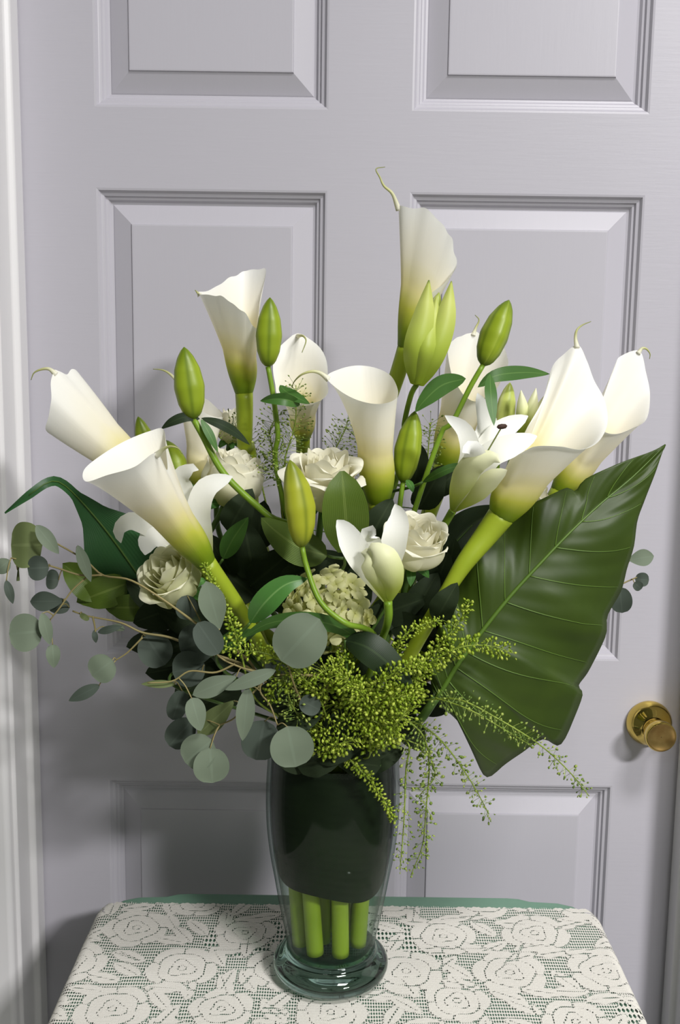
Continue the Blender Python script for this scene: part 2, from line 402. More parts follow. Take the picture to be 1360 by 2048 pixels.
for sx in (-1, 1):
    for yy in (-.13, TYF+.05):
        box('leg', TXC+sx*.205-.014, TXC+sx*.205+.014, yy-.014, yy+.014, 0, TZ-.0222, M['green'], table, .003)
for yy in (-.13, TYF+.05): box('apron', TXC-.19, TXC+.19, yy-.008, yy+.008, TZ-.085, TZ-.0222, M['green'], table)

# ------------------------------------------------------------------ lace cloth
def rrect_d(x, y):
    """signed distance, nearest boundary normal of the rounded rectangle of the table top"""
    hy = (-.087-TYF)/2; qx = np.abs(x-TXC)-(THW-.05); qy = np.abs(y-cy)-(hy-.05)
    ox = np.maximum(qx, 0); oy = np.maximum(qy, 0); l = np.hypot(ox, oy)
    d = l+np.minimum(np.maximum(qx, qy), 0)-.05
    nxx = np.where(l > 1e-9, ox/np.maximum(l, 1e-9), (qx > qy))*np.sign(x-TXC); nyy = np.where(l > 1e-9, oy/np.maximum(l, 1e-9), (qx <= qy))*np.sign(y-cy)
    return d, nxx, nyy
step = .0020
gx = np.arange(TXC-THW-.17, TXC+THW+.17, step); gy = np.arange(TYF-.16, -.1135, step)
X, Y = np.meshgrid(gx, gy); x = X.ravel(); y = Y.ravel()
yb = y.copy()
back = y > y.max()-step*.6
y = y+np.where(back, 0.0008*np.sin(x*420)+.0008*np.sin(x*1130), 0)   # scalloped edge
d, nxn, nyn = rrect_d(x, y)
rb = .010
e = np.maximum(d+.003, 0); ang = np.minimum(e/rb, 1.45)
outw = rb*np.sin(ang); dn = rb*(1-np.cos(ang)); rest = np.maximum(e-1.45*rb, 0)
s = np.arctan2(y-cy, x-TXC)
ff = .5+.5*np.sin(y*62+np.sin(x*9)*1.5+1.0)
fl = rest*(.10+.22*ff*np.minimum(rest/.08, 1))
nx_ = x-nxn*np.where(e > 0, e, 0)+nxn*(outw+fl); ny_ = y-nyn*np.where(e > 0, e, 0)+nyn*(outw+fl)
z_ = TZ+.0012+.0006*np.sin(x*70+y*31)*np.sin(y*55)-dn-rest*.96
z_ = np.maximum(z_, .01)
# lace motif as a smooth field: positive inside solid flowers and leaves, lines mark the open stitching
lr = np.random.default_rng(11)
solid = np.full(x.shape, -1.0); line = np.full(x.shape, 1.0)
pitch = .105
for jy in range(-2, 10):
    for ix in range(-2, 9):
        cxm = -.36+ix*pitch+(jy % 2)*pitch*.5+lr.normal(0, .006); cym = -.10-jy*pitch*.62+lr.normal(0, .005)
        R = .033+lr.normal(0, .0025); rot = lr.random()*6.28; kind = lr.random()
        dx = x-cxm; dy = y-cym; m = np.hypot(dx, dy) < .085
        if not m.any(): continue
        rr = np.hypot(dx[m], dy[m]); th = np.arctan2(dy[m], dx[m])+rot
        r1 = R*(1+.13*np.abs(np.cos(2.5*th))-.05); sd = r1-rr
        ln = np.minimum.reduce([np.abs(rr-R*(.64+.09*np.abs(np.cos(2*th+1)))), np.abs(rr-R*(.36+.07*np.cos(3*th))), np.abs(rr-R*.12)])
        ray_ = np.where((rr > .66*R), np.abs(np.sin(2.5*th+1.57))*rr*.35, 1); ln = np.minimum(ln, ray_)
        for q in range(5):                                       # leaves around each flower
            a = q*1.2566+rot*.7+.5; lx = math.cos(a)*(R+.019); ly = math.sin(a)*(R+.017)
            a2 = a+(.9 if q % 2 else -.7); u = (dx[m]-lx)*math.cos(a2)+(dy[m]-ly)*math.sin(a2); v = -(dx[m]-lx)*math.sin(a2)+(dy[m]-ly)*math.cos(a2)
            ls = .0088*(1-(u/.021)**2)-np.abs(v); sd = np.maximum(sd, np.where(np.abs(u) < .021, ls, -1)); ln = np.where((np.abs(u) < .014) & (np.abs(v) < .006), np.minimum(ln, np.abs(v)), ln)
        solid[m] = np.maximum(solid[m], sd); line[m] = np.where(sd > 0, np.minimum(line[m], ln), line[m])
line = np.minimum(line, np.where(np.abs(solid) < .004, np.abs(solid-.0006), 1))
coarse = .5+.5*np.sin(yb*29+.6)*np.cos(x*8)
V = np.stack([nx_, ny_, z_], 1); ngx = len(gx)
idx = np.arange(len(x)).reshape(X.shape); fa = np.stack([idx[:-1, :-1], idx[:-1, 1:], idx[1:, 1:], idx[1:, :-1]], -1).reshape(-1, 4)
k = NT('lace'); uv = k.new('ShaderNodeUVMap').outputs[0]; sp = k.new('ShaderNodeSeparateXYZ'); k.link(uv, sp.inputs[0])
def attr(nm):
    a = k.new('ShaderNodeAttribute'); a.attribute_name = nm; return a.outputs['Fac']
def net(px, py, th):
    a = k.math('SINE', k.math('MULTIPLY', k.math('ADD', sp.outputs[0], k.math('MULTIPLY', sp.outputs[1], .5)), 2*math.pi/px))
    b = k.math('SINE', k.math('MULTIPLY', k.math('SUBTRACT', sp.outputs[0], k.math('MULTIPLY', sp.outputs[1], .5)), 2*math.pi/py))
    return k.math('GREATER_THAN', k.math('MULTIPLY', a, b), th)
fine = net(.0048, .0048, .14); big = net(.0080, .0080, .16)
hol = k.mix(k.math('GREATER_THAN', attr('coarse'), .74), fine, big)
inside = k.math('GREATER_THAN', attr('solid'), 0.0)
dots = k.math('MULTIPLY', k.math('LESS_THAN', attr('line'), .0009), net(.0036, .0036, .0))
h = k.math('MAXIMUM', k.math('MULTIPLY', hol, k.math('SUBTRACT', 1.0, inside)), dots)
wv = k.noise(700, k.coord('Object'), 2)
k.color(k.mix(wv, lin((214, 210, 202)), lin((234, 231, 223)))); k.set(.85, .15)
k.bump(k.math('ADD', k.math('MULTIPLY', k.math('SINE', k.math('MULTIPLY', sp.outputs[1], 3600)), .3), wv), .35, .0008)
tr = k.new('ShaderNodeBsdfTransparent'); mx = k.new('ShaderNodeMixShader'); k.link(h, mx.inputs[0]); k.link(k.b.outputs[0], mx.inputs[1]); k.link(tr.outputs[0], mx.inputs[2]); k.link(mx.outputs[0], k.out.inputs[0])
lace = mesh_obj('lace_tablecloth', V, fa, k.m, None, np.stack([x, yb], 1), True, dict(solid=solid, line=line, coarse=coarse))
tag(lace, 'cream floral lace cloth draped over the green side table', 'tablecloth')

# ------------------------------------------------------------------ vase
vase = thing('glass_vase', (VX, VY, TZ+.002), 'clear greenish glass vase with flared foot holding the bouquet', 'vase')
VB = TZ+.002
outer = [(.0420, .0290), (.0430, .037), (.0452, .049), (.0503, .0745), (.0548, .100), (.0592, .125), (.0620, .150), (.0629, .172), (.0626, .195), (.0616, .214), (.0618, .2215), (.0622, .2250), (.0612, .2265)]
inner = [(r-.0035, h) for r, h in outer[::-1][1:]]
inner[-1] = (.0385, .030)
prof = spline([(r, 0, h) for r, h in outer], 40); prof = [(p[0], p[2]) for p in prof]
inn = spline([(r, 0, h) for r, h in inner], 36); inn = [(p[0], p[2]) for p in inn]
g = lathe_geo(prof+[(.0595, .2262)]+inn+[(.02, .0285), (.0005, .028)], 72, (VX, VY, VB))
mesh_obj('vase_wall', g[0], g[1], M['glass'], vase)
foot = [(.0005, .0), (.040, .0), (.047, .0012), (.0528, .0052), (.0552, .0105), (.0545, .0155), (.0510, .0195), (.0468, .0225), (.0436, .0255), (.0421, .0289), (.030, .0279), (.0005, .0272)]
fp = spline([(r, 0, h) for r, h in foot], 60); g = lathe_geo([(max(p[0], .0003), p[2]) for p in fp], 72, (VX, VY, VB))
mesh_obj('foot', g[0], g[1], M['glass_base'], vase)
# water, up to just over half height
wp = [(.0005, .0290), (.0378, .031)]+[(r-.0045, h) for r, h in outer[1:6]]+[(.0560, .1310), (.0005, .1310)]
g = lathe_geo(wp, 48, (VX, VY, VB)); water = mesh_obj('water', g[0], g[1], M['water']); tag(water, 'clear water standing inside the glass vase', 'water', kind='stuff')
# dark leaf wrapped round inside the upper part of the vase
V = []; UV = []; nu, nv = 96, 14
rin = lambda h: float(np.interp(h, [q[1] for q in outer], [q[0] for q in outer]))-.0040
for j in range(nv):
    for i in range(nu):
        a = 2*math.pi*1.06*i/(nu-1)-.3; px_ = math.cos(a)
        low = .107-.010*math.cos(a+1.05)+.004*math.sin(3*a+.6); top = .2245+.001*math.sin(2*a)
        hh = low+(top-low)*j/(nv-1); r = rin(hh)-.0010*i/(nu-1)
        V.append((VX+r*math.cos(a), VY+r*math.sin(a), VB+hh)); UV.append((j/(nv-1), i/(nu-1)))
lin_leaf = mesh_obj('lining_leaf', V, grid_faces(nu, nv), M['lining'], None, UV)
tag(lin_leaf, 'dark green leaf wrapped round inside the upper half of the glass vase', 'leaf')
# ------------------------------------------------------------------ stems
MZ = VB+.222; FZ = VB+.032; TWIST = .35
THICK = [(-.021, -.015), (.001, -.0245), (.0225, -.0135), (-.029, .004), (.029, .007), (-.008, .002), (.010, -.001), (-.019, .021), (.002, .020), (.0188, .0230)]
used = set(); THIN = []
GRID = [(x_*.0011, y_*.0011) for x_ in range(-46, 47) for y_ in range(-46, 47) if math.hypot(x_, y_)*.0011 < .0505]
def in_vase(slot, z):
    """the bundle narrows and twists a little on its way down, every stem keeping its place in it"""
    q = (z-FZ)/(MZ-FZ); sc = (1+.45*q)/1.45; th = TWIST*(1-q); c, s_ = math.cos(th), math.sin(th)
    return np.array([VX+sc*(slot[0]*c-slot[1]*s_), VY+sc*(slot[0]*s_+slot[1]*c), z])
def stem_path(base, axis, thick=False, slot=None, r=.003):
    base = np.asarray(base, float)
    wx = np.clip((base[0]-VX)/.30, -1, 1); wy = np.clip((base[1]-VY)/.14, -1, 1)
    if thick:
        used.add(slot); m_ = (THICK[slot][0]*1.45, THICK[slot][1]*1.45); zb = FZ
    else:
        ok = [g_ for g_ in GRID if all((g_[0]-t_[0]*1.45)**2+(g_[1]-t_[1]*1.45)**2 > ((r+.0081)*1.24)**2 for t_ in THICK) and all((g_[0]-t_[0])**2+(g_[1]-t_[1])**2 > ((r+t_[2])*1.26)**2 for t_ in THIN)]
        m_ = min(ok or GRID, key=lambda g_: (g_[0]/.046-wx)**2+(g_[1]/.046-wy)**2); THIN.append((m_[0], m_[1], r)); zb = VB+.128
    mouth = in_vase(m_, MZ); foot = in_vase(m_, zb)
    L = np.linalg.norm(base-mouth); p1 = base-nz(axis)*L*.33
    up = mouth+nz(nz(mouth-foot)+.4*nz(base-mouth))*L*.22
    return [base, p1, up, mouth, in_vase(m_, MZ*.67+zb*.33), in_vase(m_, MZ*.33+zb*.67), foot], foot
STEMS = []
def stem(name, path, rad, mat, root, ns=8, pin=.04, key=None):
    """a flexible stem: it is bent clear of its neighbours before its mesh is made"""
    L = float(np.sum(np.linalg.norm(np.diff(np.array(path), axis=0), axis=1))); n = int(np.clip(L/.0032, 10, 190))
    p = spline(path, n); t = np.linspace(0, 1, n); z = p[:, 2]
    free = np.where((t > pin) & (z > MZ+.004), 1.0, 0.0)
    if name != 'stem': free = np.where((t > .06), 1.0, 0.0); 
    rr = np.interp(t, np.linspace(0, 1, len(rad)), rad)
    d = dict(name=name, p=p, r=rr, free=free, mat=mat, root=root, ns=ns, t=t); STEMS.append(d); return d

# ------------------------------------------------------------------ calla lilies
CG = 'white calla lilies of the bouquet'
def calla(label, base, mouth, tip, front, side, tail, r0=.0070, p=2.3, curl=.0, frill=0.0, gv=1.0, slot=None, over=1, hs=0.0, bow=0.0):
    B, Mo, Tp, Fr = (at(*q) for q in (base, mouth, tip, front))
    A = nz(Mo-B); L = float((Mo-B)@A); tv = Tp-B; ht = float(tv@A); T = tv-A*ht; rt = float(np.linalg.norm(T)); T = nz(T)
    fv = Fr-B; hf = float(fv@A); rf = max(.004, -float(fv@T)); Sd = np.cross(A, T); rs = side*mpp(Mo); hs_ = L+hs
    path, foot = stem_path(B, A, True, slot)
    root = thing('calla_lily', foot, label, 'flower', CG)
    nu, nv = 61, 30; V = []; UV = []; sd = rng.random()*9
    for j in range(nv):
        t = j/(nv-1)
        for i in range(nu):
            u = 2*i/(nu-1)-1; phi = u*math.pi*1.10; c = math.cos(phi)
            if c >= 0: h = hs_+(ht-hs_)*c**1.6; R = math.hypot(rs*math.sin(phi), rt*c)
            else: h = hs_+(hf-hs_)*abs(c)**1.3; R = math.hypot(rs*math.sin(phi), rf*c)
            spike_ = math.exp(-(phi/.20)**2)
            h += spike_*.004; R += spike_*.002
            fr = frill*(math.sin(phi*7+sd)+.6*math.sin(phi*13+sd*2))*t**6
            rb = r0*(1+.85*t+.35*math.sin(math.pi*min(1, t*2.2)))
            r = rb+(R-r0*1.85)*t**p+fr*.5
            if abs(u) > .82: r *= 1+(.05 if u*over > 0 else -.09)*t*min(1, (abs(u)-.82)/.1)
            z = h*t+fr
            if t > .72:
                q = (t-.72)/.28; z -= curl*R*q*q; r += curl*.35*R*q*q
            b = bow*math.sin(math.pi*t)*L
            V.append(B+A*z+(T*math.cos(phi)+Sd*math.sin(phi))*r+T*b); UV.append((i/(nu-1), t**gv))
    mesh_obj('spathe', V, grid_faces(nu, nv), M['calla'], root, UV)
    tipv = np.asarray(V[(nv-1)*nu+nu//2]); prev = np.asarray(V[(nv-4)*nu+nu//2])
    if tail: tube('tail', [prev*.3+tipv*.7]+A3(tail), [.0022, .0014, .0010, .0006, .0003], M['tail'], root, 8, 28)
    sp_ = [B+A*L*.05, B+A*L*.35+T*.001, B+A*L*.66+T*.002]
    tube('spadix', sp_, [.003, .0036, .0034, .001], M['spadix'], root, 10)
    stem('stem', path, [r0*.98, .0062, .0062, .0070, .0080, .0081, .0082], M['stem_calla'], root, 14, .10)
    return root
def calla_rim(label, base, rim, tip_i, tail, r0=.0075, p=2.2, lip=.0, frill=0.0, gv=1.0, slot=None, towards=None, via=None):
    """spathe from a base ring to a closed rim curve; the rim points run once round the mouth"""
    B = at(*base); Q = np.array(A3(rim)); cen = Q.mean(0) if towards is None else at(*towards); A = nz(cen-B)
    path, foot = stem_path(B, A, True, slot); root = thing('calla_lily', foot, label, 'flower', CG)
    if via: path = [B]+A3(via)+path[3:]
    per = 14; q = np.vstack([Q[-1], Q, Q[0], Q[1]]); R = []
    for i in range(1, len(Q)+1):
        for t in np.linspace(0, 1, per, endpoint=False):
            a, b, c, d = q[i-1], q[i], q[i+1], q[i+2]; R.append(.5*((2*b)+(c-a)*t+(2*a-5*b+4*c-d)*t*t+(3*b-a-3*c+d)*t**3))
    R = np.array(R); nu = len(R); nv = 30; V = []; UV = []; sd = rng.random()*9
    for j in range(nv):
        t = j/(nv-1)
        for i in range(nu):
            v = R[i]-B; zq = float(v@A); rho = v-A*zq; e_ = nz(rho); rb = r0*(1+.75*t+.30*math.sin(math.pi*min(1, t*2.2)))
            fr = frill*(math.sin(i/nu*44+sd)+.6*math.sin(i/nu*81+sd*2))*t**7
            w_ = t**p; V.append(B+A*(zq*t+fr+lip*math.sin(math.pi*t**4))+e_*(rb*(1-w_)+fr*.4)+rho*w_); UV.append((i/nu, t**gv))
    mesh_obj('spathe', V, grid_faces(nu, nv, True), M['calla'], root, UV)
    ti = tip_i*per; tp = np.asarray(V[(nv-1)*nu+ti]); pv = np.asarray(V[(nv-3)*nu+ti])
    if tail: tube('tail', [pv*.4+tp*.6]+A3(tail), [.0026, .0015, .0010, .0006, .0003], M['tail'], root, 8, 28)
    L = float((cen-B)@A); tube('spadix', [B+A*L*.05, B+A*L*.35, B+A*L*.62], [.003, .0036, .0034, .001], M['spadix'], root, 10)
    stem('stem', path, [r0*.98, .0062, .0062, .0070, .0080, .0081, .0082], M['stem_calla'], root, 14, .45 if via else .10)
    return root
calla_rim('tallest white calla lily with a long tail, rising above all other blooms', (812, 694, -.02), [(797, 412, .0), (845, 418, .010), (888, 450, .014), (905, 490, .012), (914, 528, .006), (892, 562, .010), (856, 592, .008), (852, 600, -.02), (886, 545, -.045), (870, 480, -.050), (828, 430, -.03)], 0, [(785, 388, .004), (768, 372, .006), (760, 355, .004), (752, 338, .0), (770, 334, -.004)], frill=.0012, p=1.5, slot=6, r0=.008)
calla_rim('white calla lily with frilled open mouth behind the upright green bud', (488, 785, -.04), [(398, 587, -.02), (430, 590, -.002), (462, 604, .004), (492, 630, .002), (514, 655, -.012), (520, 600, -.05), (531, 540, -.065), (500, 541, -.075), (472, 549, -.070), (438, 570, -.05)], 0, [(393, 583, -.02), (390, 580, -.02)], frill=.0008, slot=7, p=1.7, r0=.0085)
calla('rounded white calla lily facing forward under its own bent tip, beside a green bud', (606, 875, -.06), (603, 765, -.03), (596, 668, -.05), (606, 800, .0), 50, [(606, 672, -.03), (612, 682, -.02), (604, 705, -.012)], slot=8, gv=.75, curl=.12, p=1.7)
calla_rim('white calla lily with curled thin tail and bowl-like mouth above the white rose', (757, 1000, .012), [(653, 754, .05), (678, 780, .064), (715, 800, .074), (756, 808, .072), (788, 800, .058), (796, 782, .042), (782, 752, .028), (752, 736, .020), (715, 731, .020), (680, 738, .032)], 0, [(640, 746, .050), (622, 743, .052), (602, 750, .052), (588, 764, .047), (584, 776, .044)], p=3.4, slot=1, r0=.0105, gv=1.0, lip=.003, towards=(745, 790, .042))
calla_rim('white calla lily pointing away past the door casing, with thin drooping tail', (282, 955, -.01), [(106, 742, .03), (102, 800, .04), (94, 862, .028), (128, 868, .0), (170, 858, -.022), (205, 850, -.025), (190, 800, -.02), (152, 741, .0), (130, 748, .018)], 0, [(98, 738, .03), (82, 739, .03), (68, 746, .03), (62, 760, .03)], p=1.25, slot=3, r0=.011, gv=.62, frill=.0006)
calla_rim('large white calla lily leaning over the eucalyptus, yellow-green at its throat', (412, 1125, .075), [(312, 906, .142), (268, 934, .158), (215, 950, .156), (172, 963, .138), (168, 940, .115), (200, 912, .092), (250, 882, .076), (300, 862, .068), (327, 859, .070), (332, 900, .088), (334, 940, .110)], 0, [(330, 896, .145), (345, 893, .148), (358, 898, .148), (364, 908, .148)], p=1.7, slot=0, r0=.0085, lip=.004, towards=(262, 905, .11))
calla_rim('wide white calla lily with rolled lobe and upright tail above the broad leaf', (1003, 1030, .044), [(1156, 690, -.012), (1174, 722, -.012), (1188, 760, -.008), (1209, 800, .002), (1215, 845, .028), (1198, 882, .060), (1164, 899, .086), (1120, 893, .096), (1070, 893, .090), (1032, 908, .070), (1052, 860, .040), (1085, 800, .015), (1104, 735, -.006), (1128, 708, -.012)], 0, [(1151, 676, -.012), (1154, 660, -.012), (1165, 650, -.014), (1182, 643, -.016)], p=2.0, slot=2, r0=.012, gv=.85, lip=.006, towards=(1105, 860, .055), via=[(968, 1076, .046), (925, 1132, .052), (878, 1210, .052), (820, 1310, .040), (770, 1420, .030)])
calla_rim('white calla lily with hooked tail, standing out over the broad leaf tip', (1120, 985, -.05), [(1279, 702, -.088), (1292, 745, -.084), (1300, 790, -.075), (1293, 838, -.052), (1264, 857, -.030), (1232, 868, -.014), (1205, 860, -.018), (1196, 830, -.040), (1210, 785, -.062), (1230, 730, -.082), (1242, 712, -.088)], 0, [(1284, 697, -.088), (1293, 698, -.088), (1300, 708, -.088), (1299, 718, -.088)], p=2.0, slot=4, r0=.010, gv=.75, lip=.005)
calla_rim('white calla lily standing behind the slanting green bud and open lily', (888, 930, -.07), [(948, 664, -.095), (975, 678, -.09), (1008, 695, -.08), (1014, 735, -.06), (985, 785, -.038), (940, 800, -.03), (906, 755, -.045), (896, 692, -.07), (920, 674, -.088)], 0, [(952, 655, -.095), (958, 640, -.095), (950, 630, -.095)], p=1.6, slot=9, r0=.011, gv=.85, frill=.0006)
calla('white calla lily half hidden behind the leaning green bud and a dark leaf', (402, 985, -.05), (398, 800, -.05), (358, 765, -.06), (440, 835, -.04), 30, [(340, 748, -.06), (325, 740, -.06), (306, 738, -.06)], p=1.9, slot=5, r0=.008, gv=.7)

# ------------------------------------------------------------------ lily buds
def bud_geo(B, Tp, rad, lobes=3, bend=0.0, rot=0.0):
    nu, nv = 36, 24; ax = nz(Tp-B); L = np.linalg.norm(Tp-B)
    to = nz(CAM-B); to = nz(to-ax*(to@ax)); sd = np.cross(ax, to); V = []; UV = []
    for j in range(nv):
        t = j/(nv-1); r = rad*float(np.interp(t, [0, .03, .09, .22, .45, .7, .86, .95, 1], [.20, .42, .62, .86, 1, .84, .55, .28, .03]))
        for i in range(nu):
            a = 2*math.pi*i/nu; lo = 1+.07*math.cos(lobes*a)*math.sin(math.pi*min(1, t*1.1))
            b = a+rot; V.append(B+ax*L*t+(sd*math.cos(b)+to*math.sin(b))*r*lo+sd*bend*L*math.sin(math.pi*t)); UV.append((i/nu, t))
    fs = grid_faces(nu, nv, True); return V, fs+[tuple(range(nu))[::-1]], UV
def lily_bud(label, base, tip, hw, mat='bud', bend=0.0, rot=.5, leaves=(), smat='stem', r=.0024, via=None):
    B, Tp = at(*base), at(*tip); ax = nz(Tp-B)
    path, foot = stem_path(B, ax)
    pinv = .04
    if via: path = [B]+A3(via)+path[2:]; pinv = .42
    root = thing('lily_bud', foot, label, 'flower bud', 'lily buds of the bouquet')
    V, f, u = bud_geo(B, Tp, hw*mpp(B), 3, bend, rot); mesh_obj('bud', V, f, M[mat], root, u)
    stem('stem', path, [r*.95, r, r*1.1, r*1.15, r*1.15], M[smat], root, 8, pinv)
    for pts, lw, mt, kw in leaves: blade('leaf', A3(pts), lw*mpp(B), M[mt], root, **kw)
    return root
lily_bud('upright green lily bud in front of the frilled calla lily', (536, 733, .0), (540, 595, .0), 26, leaves=[([(600, 810, .02), (575, 800, .03), (548, 798, .03), (520, 802, .025)], 12, 'leaf_mid', dict(fold=.5)), ([(560, 770, .01), (575, 785, .02), (620, 808, .03)], 12, 'leaf_mid', dict(roll=20))], via=[(546, 790, 0), (556, 870, 0), (557, 960, -.005)])
lily_bud('green lily bud leaning back over dark narrow leaves, nearest the casing', (387, 838, .03), (368, 694, .03), 30, leaves=[([(400, 838, .03), (372, 834, .035), (345, 843, .035), (322, 858, .03)], 10, 'leaf_dark', {}), ([(402, 836, .03), (440, 848, .03), (470, 865, .025), (500, 890, .02)], 10, 'leaf_dark', {}), ([(402, 838, .032), (420, 870, .036), (436, 905, .036)], 10, 'leaf_mid', dict(roll=30))], r=.0030, via=[(405, 870, .03), (450, 950, .030), (535, 1030, .026), (610, 1090, .022)])
lily_bud('yellow-green lily bud standing in front of the white rose', (604, 1093, .10), (580, 920, .10), 31, 'bud_yellow', bend=.03, via=[(612, 1130, .10), (640, 1203, .108), (690, 1246, .115), (728, 1256, .100), (750, 1276, .066), (752, 1340, .045)], rot=.1)
lily_bud('slanting green lily bud above the open lily', (966, 730, .02), (1018, 600, .01), 29, via=[(940, 775, .02), (905, 845, .02), (868, 905, .015)], rot=1.3, leaves=[([(932, 757, .01), (885, 770, .015), (850, 800, .015), (830, 825, .012)], 21, 'leaf_mid', dict(roll=15)), ([(955, 775, .01), (990, 752, .01), (1045, 745, .0), (1100, 748, -.01)], 15, 'leaf_mid', {}), ([(980, 748, .034), (982, 790, .052), (988, 852, .066)], 13, 'leaf_mid', dict(roll=25))])
lily_bud('green lily bud standing close behind the central calla lily', (806, 965, .005), (830, 822, .0), 27, rot=.9, leaves=[([(812, 960, .02), (822, 972, .025), (826, 985, .025)], 7, 'leaf_bright', {})])
lily_bud('small green lily bud showing its tip beside the leaning white calla', (306, 935, -.055), (276, 833, -.055), 19)
lily_bud('green lily bud tucked behind the large leaning calla lily', (362, 968, .01), (330, 880, .0), 26, leaves=[([(362, 965, .0), (385, 985, .0), (378, 1030, .0)], 12, 'leaf_mid', {})])
lily_bud('pale green closed lily bud behind the open lily', (1000, 880, -.03), (1020, 765, -.03), 20, 'bud_pale', rot=.2)
def opening_bud(label, base, petals, core, hw, mat, smat='stem', via=None, pm='petal_green'):
    B = at(*base); ax = nz(at(*core)-B); path, foot = stem_path(B, ax)
    if via: path = [B]+A3(via)+path[2:]
    root = thing('lily_bud', foot, label, 'flower bud', 'lily buds of the bouquet')
    V, f, u = bud_geo(B, at(*core), hw*.9*mpp(B), 3, 0, .3); mesh_obj('bud', V, f, M[mat], root, u)
    for pts, pw, kw in petals:
        a = dict(prof=[.5, .8, .95, 1, 1, .92, .74, .42, .05], cup=-.6, nu=11); a.update(kw)
        blade('petal', A3(pts), pw*mpp(B), M[pm], root, **a)
    stem('stem', path, [.0024, .0026, .003, .003], M[smat], root, 8, .25 if via else .04); return root
opening_bud('tall pale lily bud splitting open at two tips beside the tallest calla', (833, 770, .015), [([(833, 770, .022), (832, 700, .04), (848, 630, .037), (858, 560, .030)], 25, {}), ([(835, 770, .020), (866, 710, .036), (890, 640, .033), (903, 562, .022)], 24, {}), ([(834, 768, .024), (850, 700, .042), (866, 640, .030), (874, 590, .022)], 18, {})], (878, 585, .015), 27, 'bud_pale', via=[(822, 790, .004), (808, 850, -.024), (800, 930, -.028)])
opening_bud('small pale lily bud just parting at the tip, behind the open lily', (1040, 868, -.02), [([(1040, 868, -.012), (1045, 830, 0), (1042, 780, -.005)], 13, {}), ([(1042, 868, -.012), (1060, 830, .0), (1072, 776, -.005)], 13, {}), ([(1044, 868, -.012), (1070, 835, -.004), (1090, 790, -.008)], 11, {})], (1066, 800, -.02), 18, 'bud_pale', pm='lily_green')

# ------------------------------------------------------------------ open lilies
def lily(label, base, ax_to, petals, stamens=(), via=None, mat='lily'):
    B = at(*base); ax = nz(at(*ax_to)-B); path, foot = stem_path(B, ax)
    if via: path = [B]+A3(via)+path[2:]
    root = thing('open_lily', foot, label, 'flower', 'open white lilies of the bouquet')
    for pts, pw, kw in petals:
        a = dict(prof='petal', cup=.25, nu=11, nv=22); mt = M[kw.pop('mat', mat)]; a.update(kw)
        blade('petal', A3(pts), pw*mpp(B), mt, root, **a)
    for p0, p1 in stamens:
        st = tube('filament', A3([p0, p1]), [.0007, .0006], M['filament'], root, 6)
        c = at(*p1); g = lathe_geo([(.0003, -.0045), (.0018, -.003), (.0022, 0), (.0018, .003), (.0003, .0045)], 10, c, (1, .3, .1)); mesh_obj('anther', g[0], g[1], M['anther'], st)
    stem('stem', path, [.0036, .0028, .003, .003], M['stem'], root); return root
Y6 = .045
lily('open white star-shaped lily with a dark anther, between buds and calla', (905, 1022, .03), (975, 900, .06), [
    ([(905, 1022, .030), (938, 950, .052), (958, 895, .056), (975, 850, .040), (955, 786, .020)], 21, dict(cup=.2)),
    ([(905, 1022, .030), (945, 950, .052), (975, 895, .055), (1008, 858, .050), (1056, 832, .040)], 24, dict(cup=.15)),
    ([(905, 1022, .034), (945, 960, .068), (978, 912, .080), (1020, 892, .078), (1074, 872, .065)], 25, dict(cup=.1)),
    ([(905, 1022, .032), (925, 960, .058), (940, 905, .070), (928, 860, .070), (890, 831, .066)], 19, dict(cup=.15)),
    ([(905, 1022, .036), (925, 970, .072), (950, 915, .092), (942, 895, .104), (925, 905, .112)], 22, dict(cup=-.2)),
    ([(905, 1022, .036), (920, 975, .074), (945, 930, .092), (985, 915, .098), (1000, 925, .10)], 24, dict(cup=-.45, mat='lily_green')),
    ([(905, 1022, .034), (945, 990, .066), (982, 958, .082), (1014, 940, .088)], 21, dict(cup=-.5, mat='lily_green'))],
    [((965, 920, .085), (1004, 853, .10))])
lily('half-open white lily in front of the cream rose', (776, 1203, .10), (745, 1090, .12), [
    ([(776, 1203, .098), (745, 1150, .11), (712, 1100, .115), (690, 1060, .11), (674, 1040, .105)], 27, dict(cup=.2, mat='lily')),
    ([(776, 1203, .096), (778, 1140, .10), (790, 1080, .10), (797, 1035, .09), (790, 1008, .085)], 27, dict(cup=.2, roll=15)),
    ([(776, 1203, .096), (758, 1140, .105), (742, 1095, .11), (740, 1065, .115), (752, 1070, .125)], 24, dict(cup=.2)),
    ([(776, 1203, .106), (762, 1160, .128), (745, 1125, .135), (735, 1108, .130), (722, 1105, .125)], 26, dict(cup=-.45, mat='lily_green')),
    ([(777, 1203, .106), (782, 1165, .132), (770, 1120, .140), (745, 1098, .135), (735, 1100, .130)], 29, dict(cup=-.5, mat='lily_green'))],
    via=[(776, 1240, .095), (760, 1290, .07)])
lily('open white lily with recurved petals behind the large leaning calla', (420, 1130, .030), (385, 1030, .045), [
    ([(420, 1130, .030), (408, 1070, .042), (398, 1020, .048), (415, 975, .048), (465, 953, .044)], 24, dict(cup=.15, roll=12)),
    ([(415, 1130, .025), (395, 1050, .027), (370, 990, .032), (360, 955, .037), (385, 936, .042), (397, 940, .042)], 22, dict(cup=.1)),
    ([(410, 1128, .020), (350, 1085, .012), (300, 1055, .015), (262, 1042, .022), (238, 1060, .028), (242, 1086, .030)], 20, dict(cup=.1)),
    ([(412, 1126, .018), (360, 1085, .012), (325, 1070, .014), (298, 1080, .018), (290, 1110, .020)], 28, dict(cup=-.1)),
    ([(412, 1130, .015), (380, 1060, .015), (350, 1010, .008), (330, 960, .0)], 22, dict(cup=.1))])

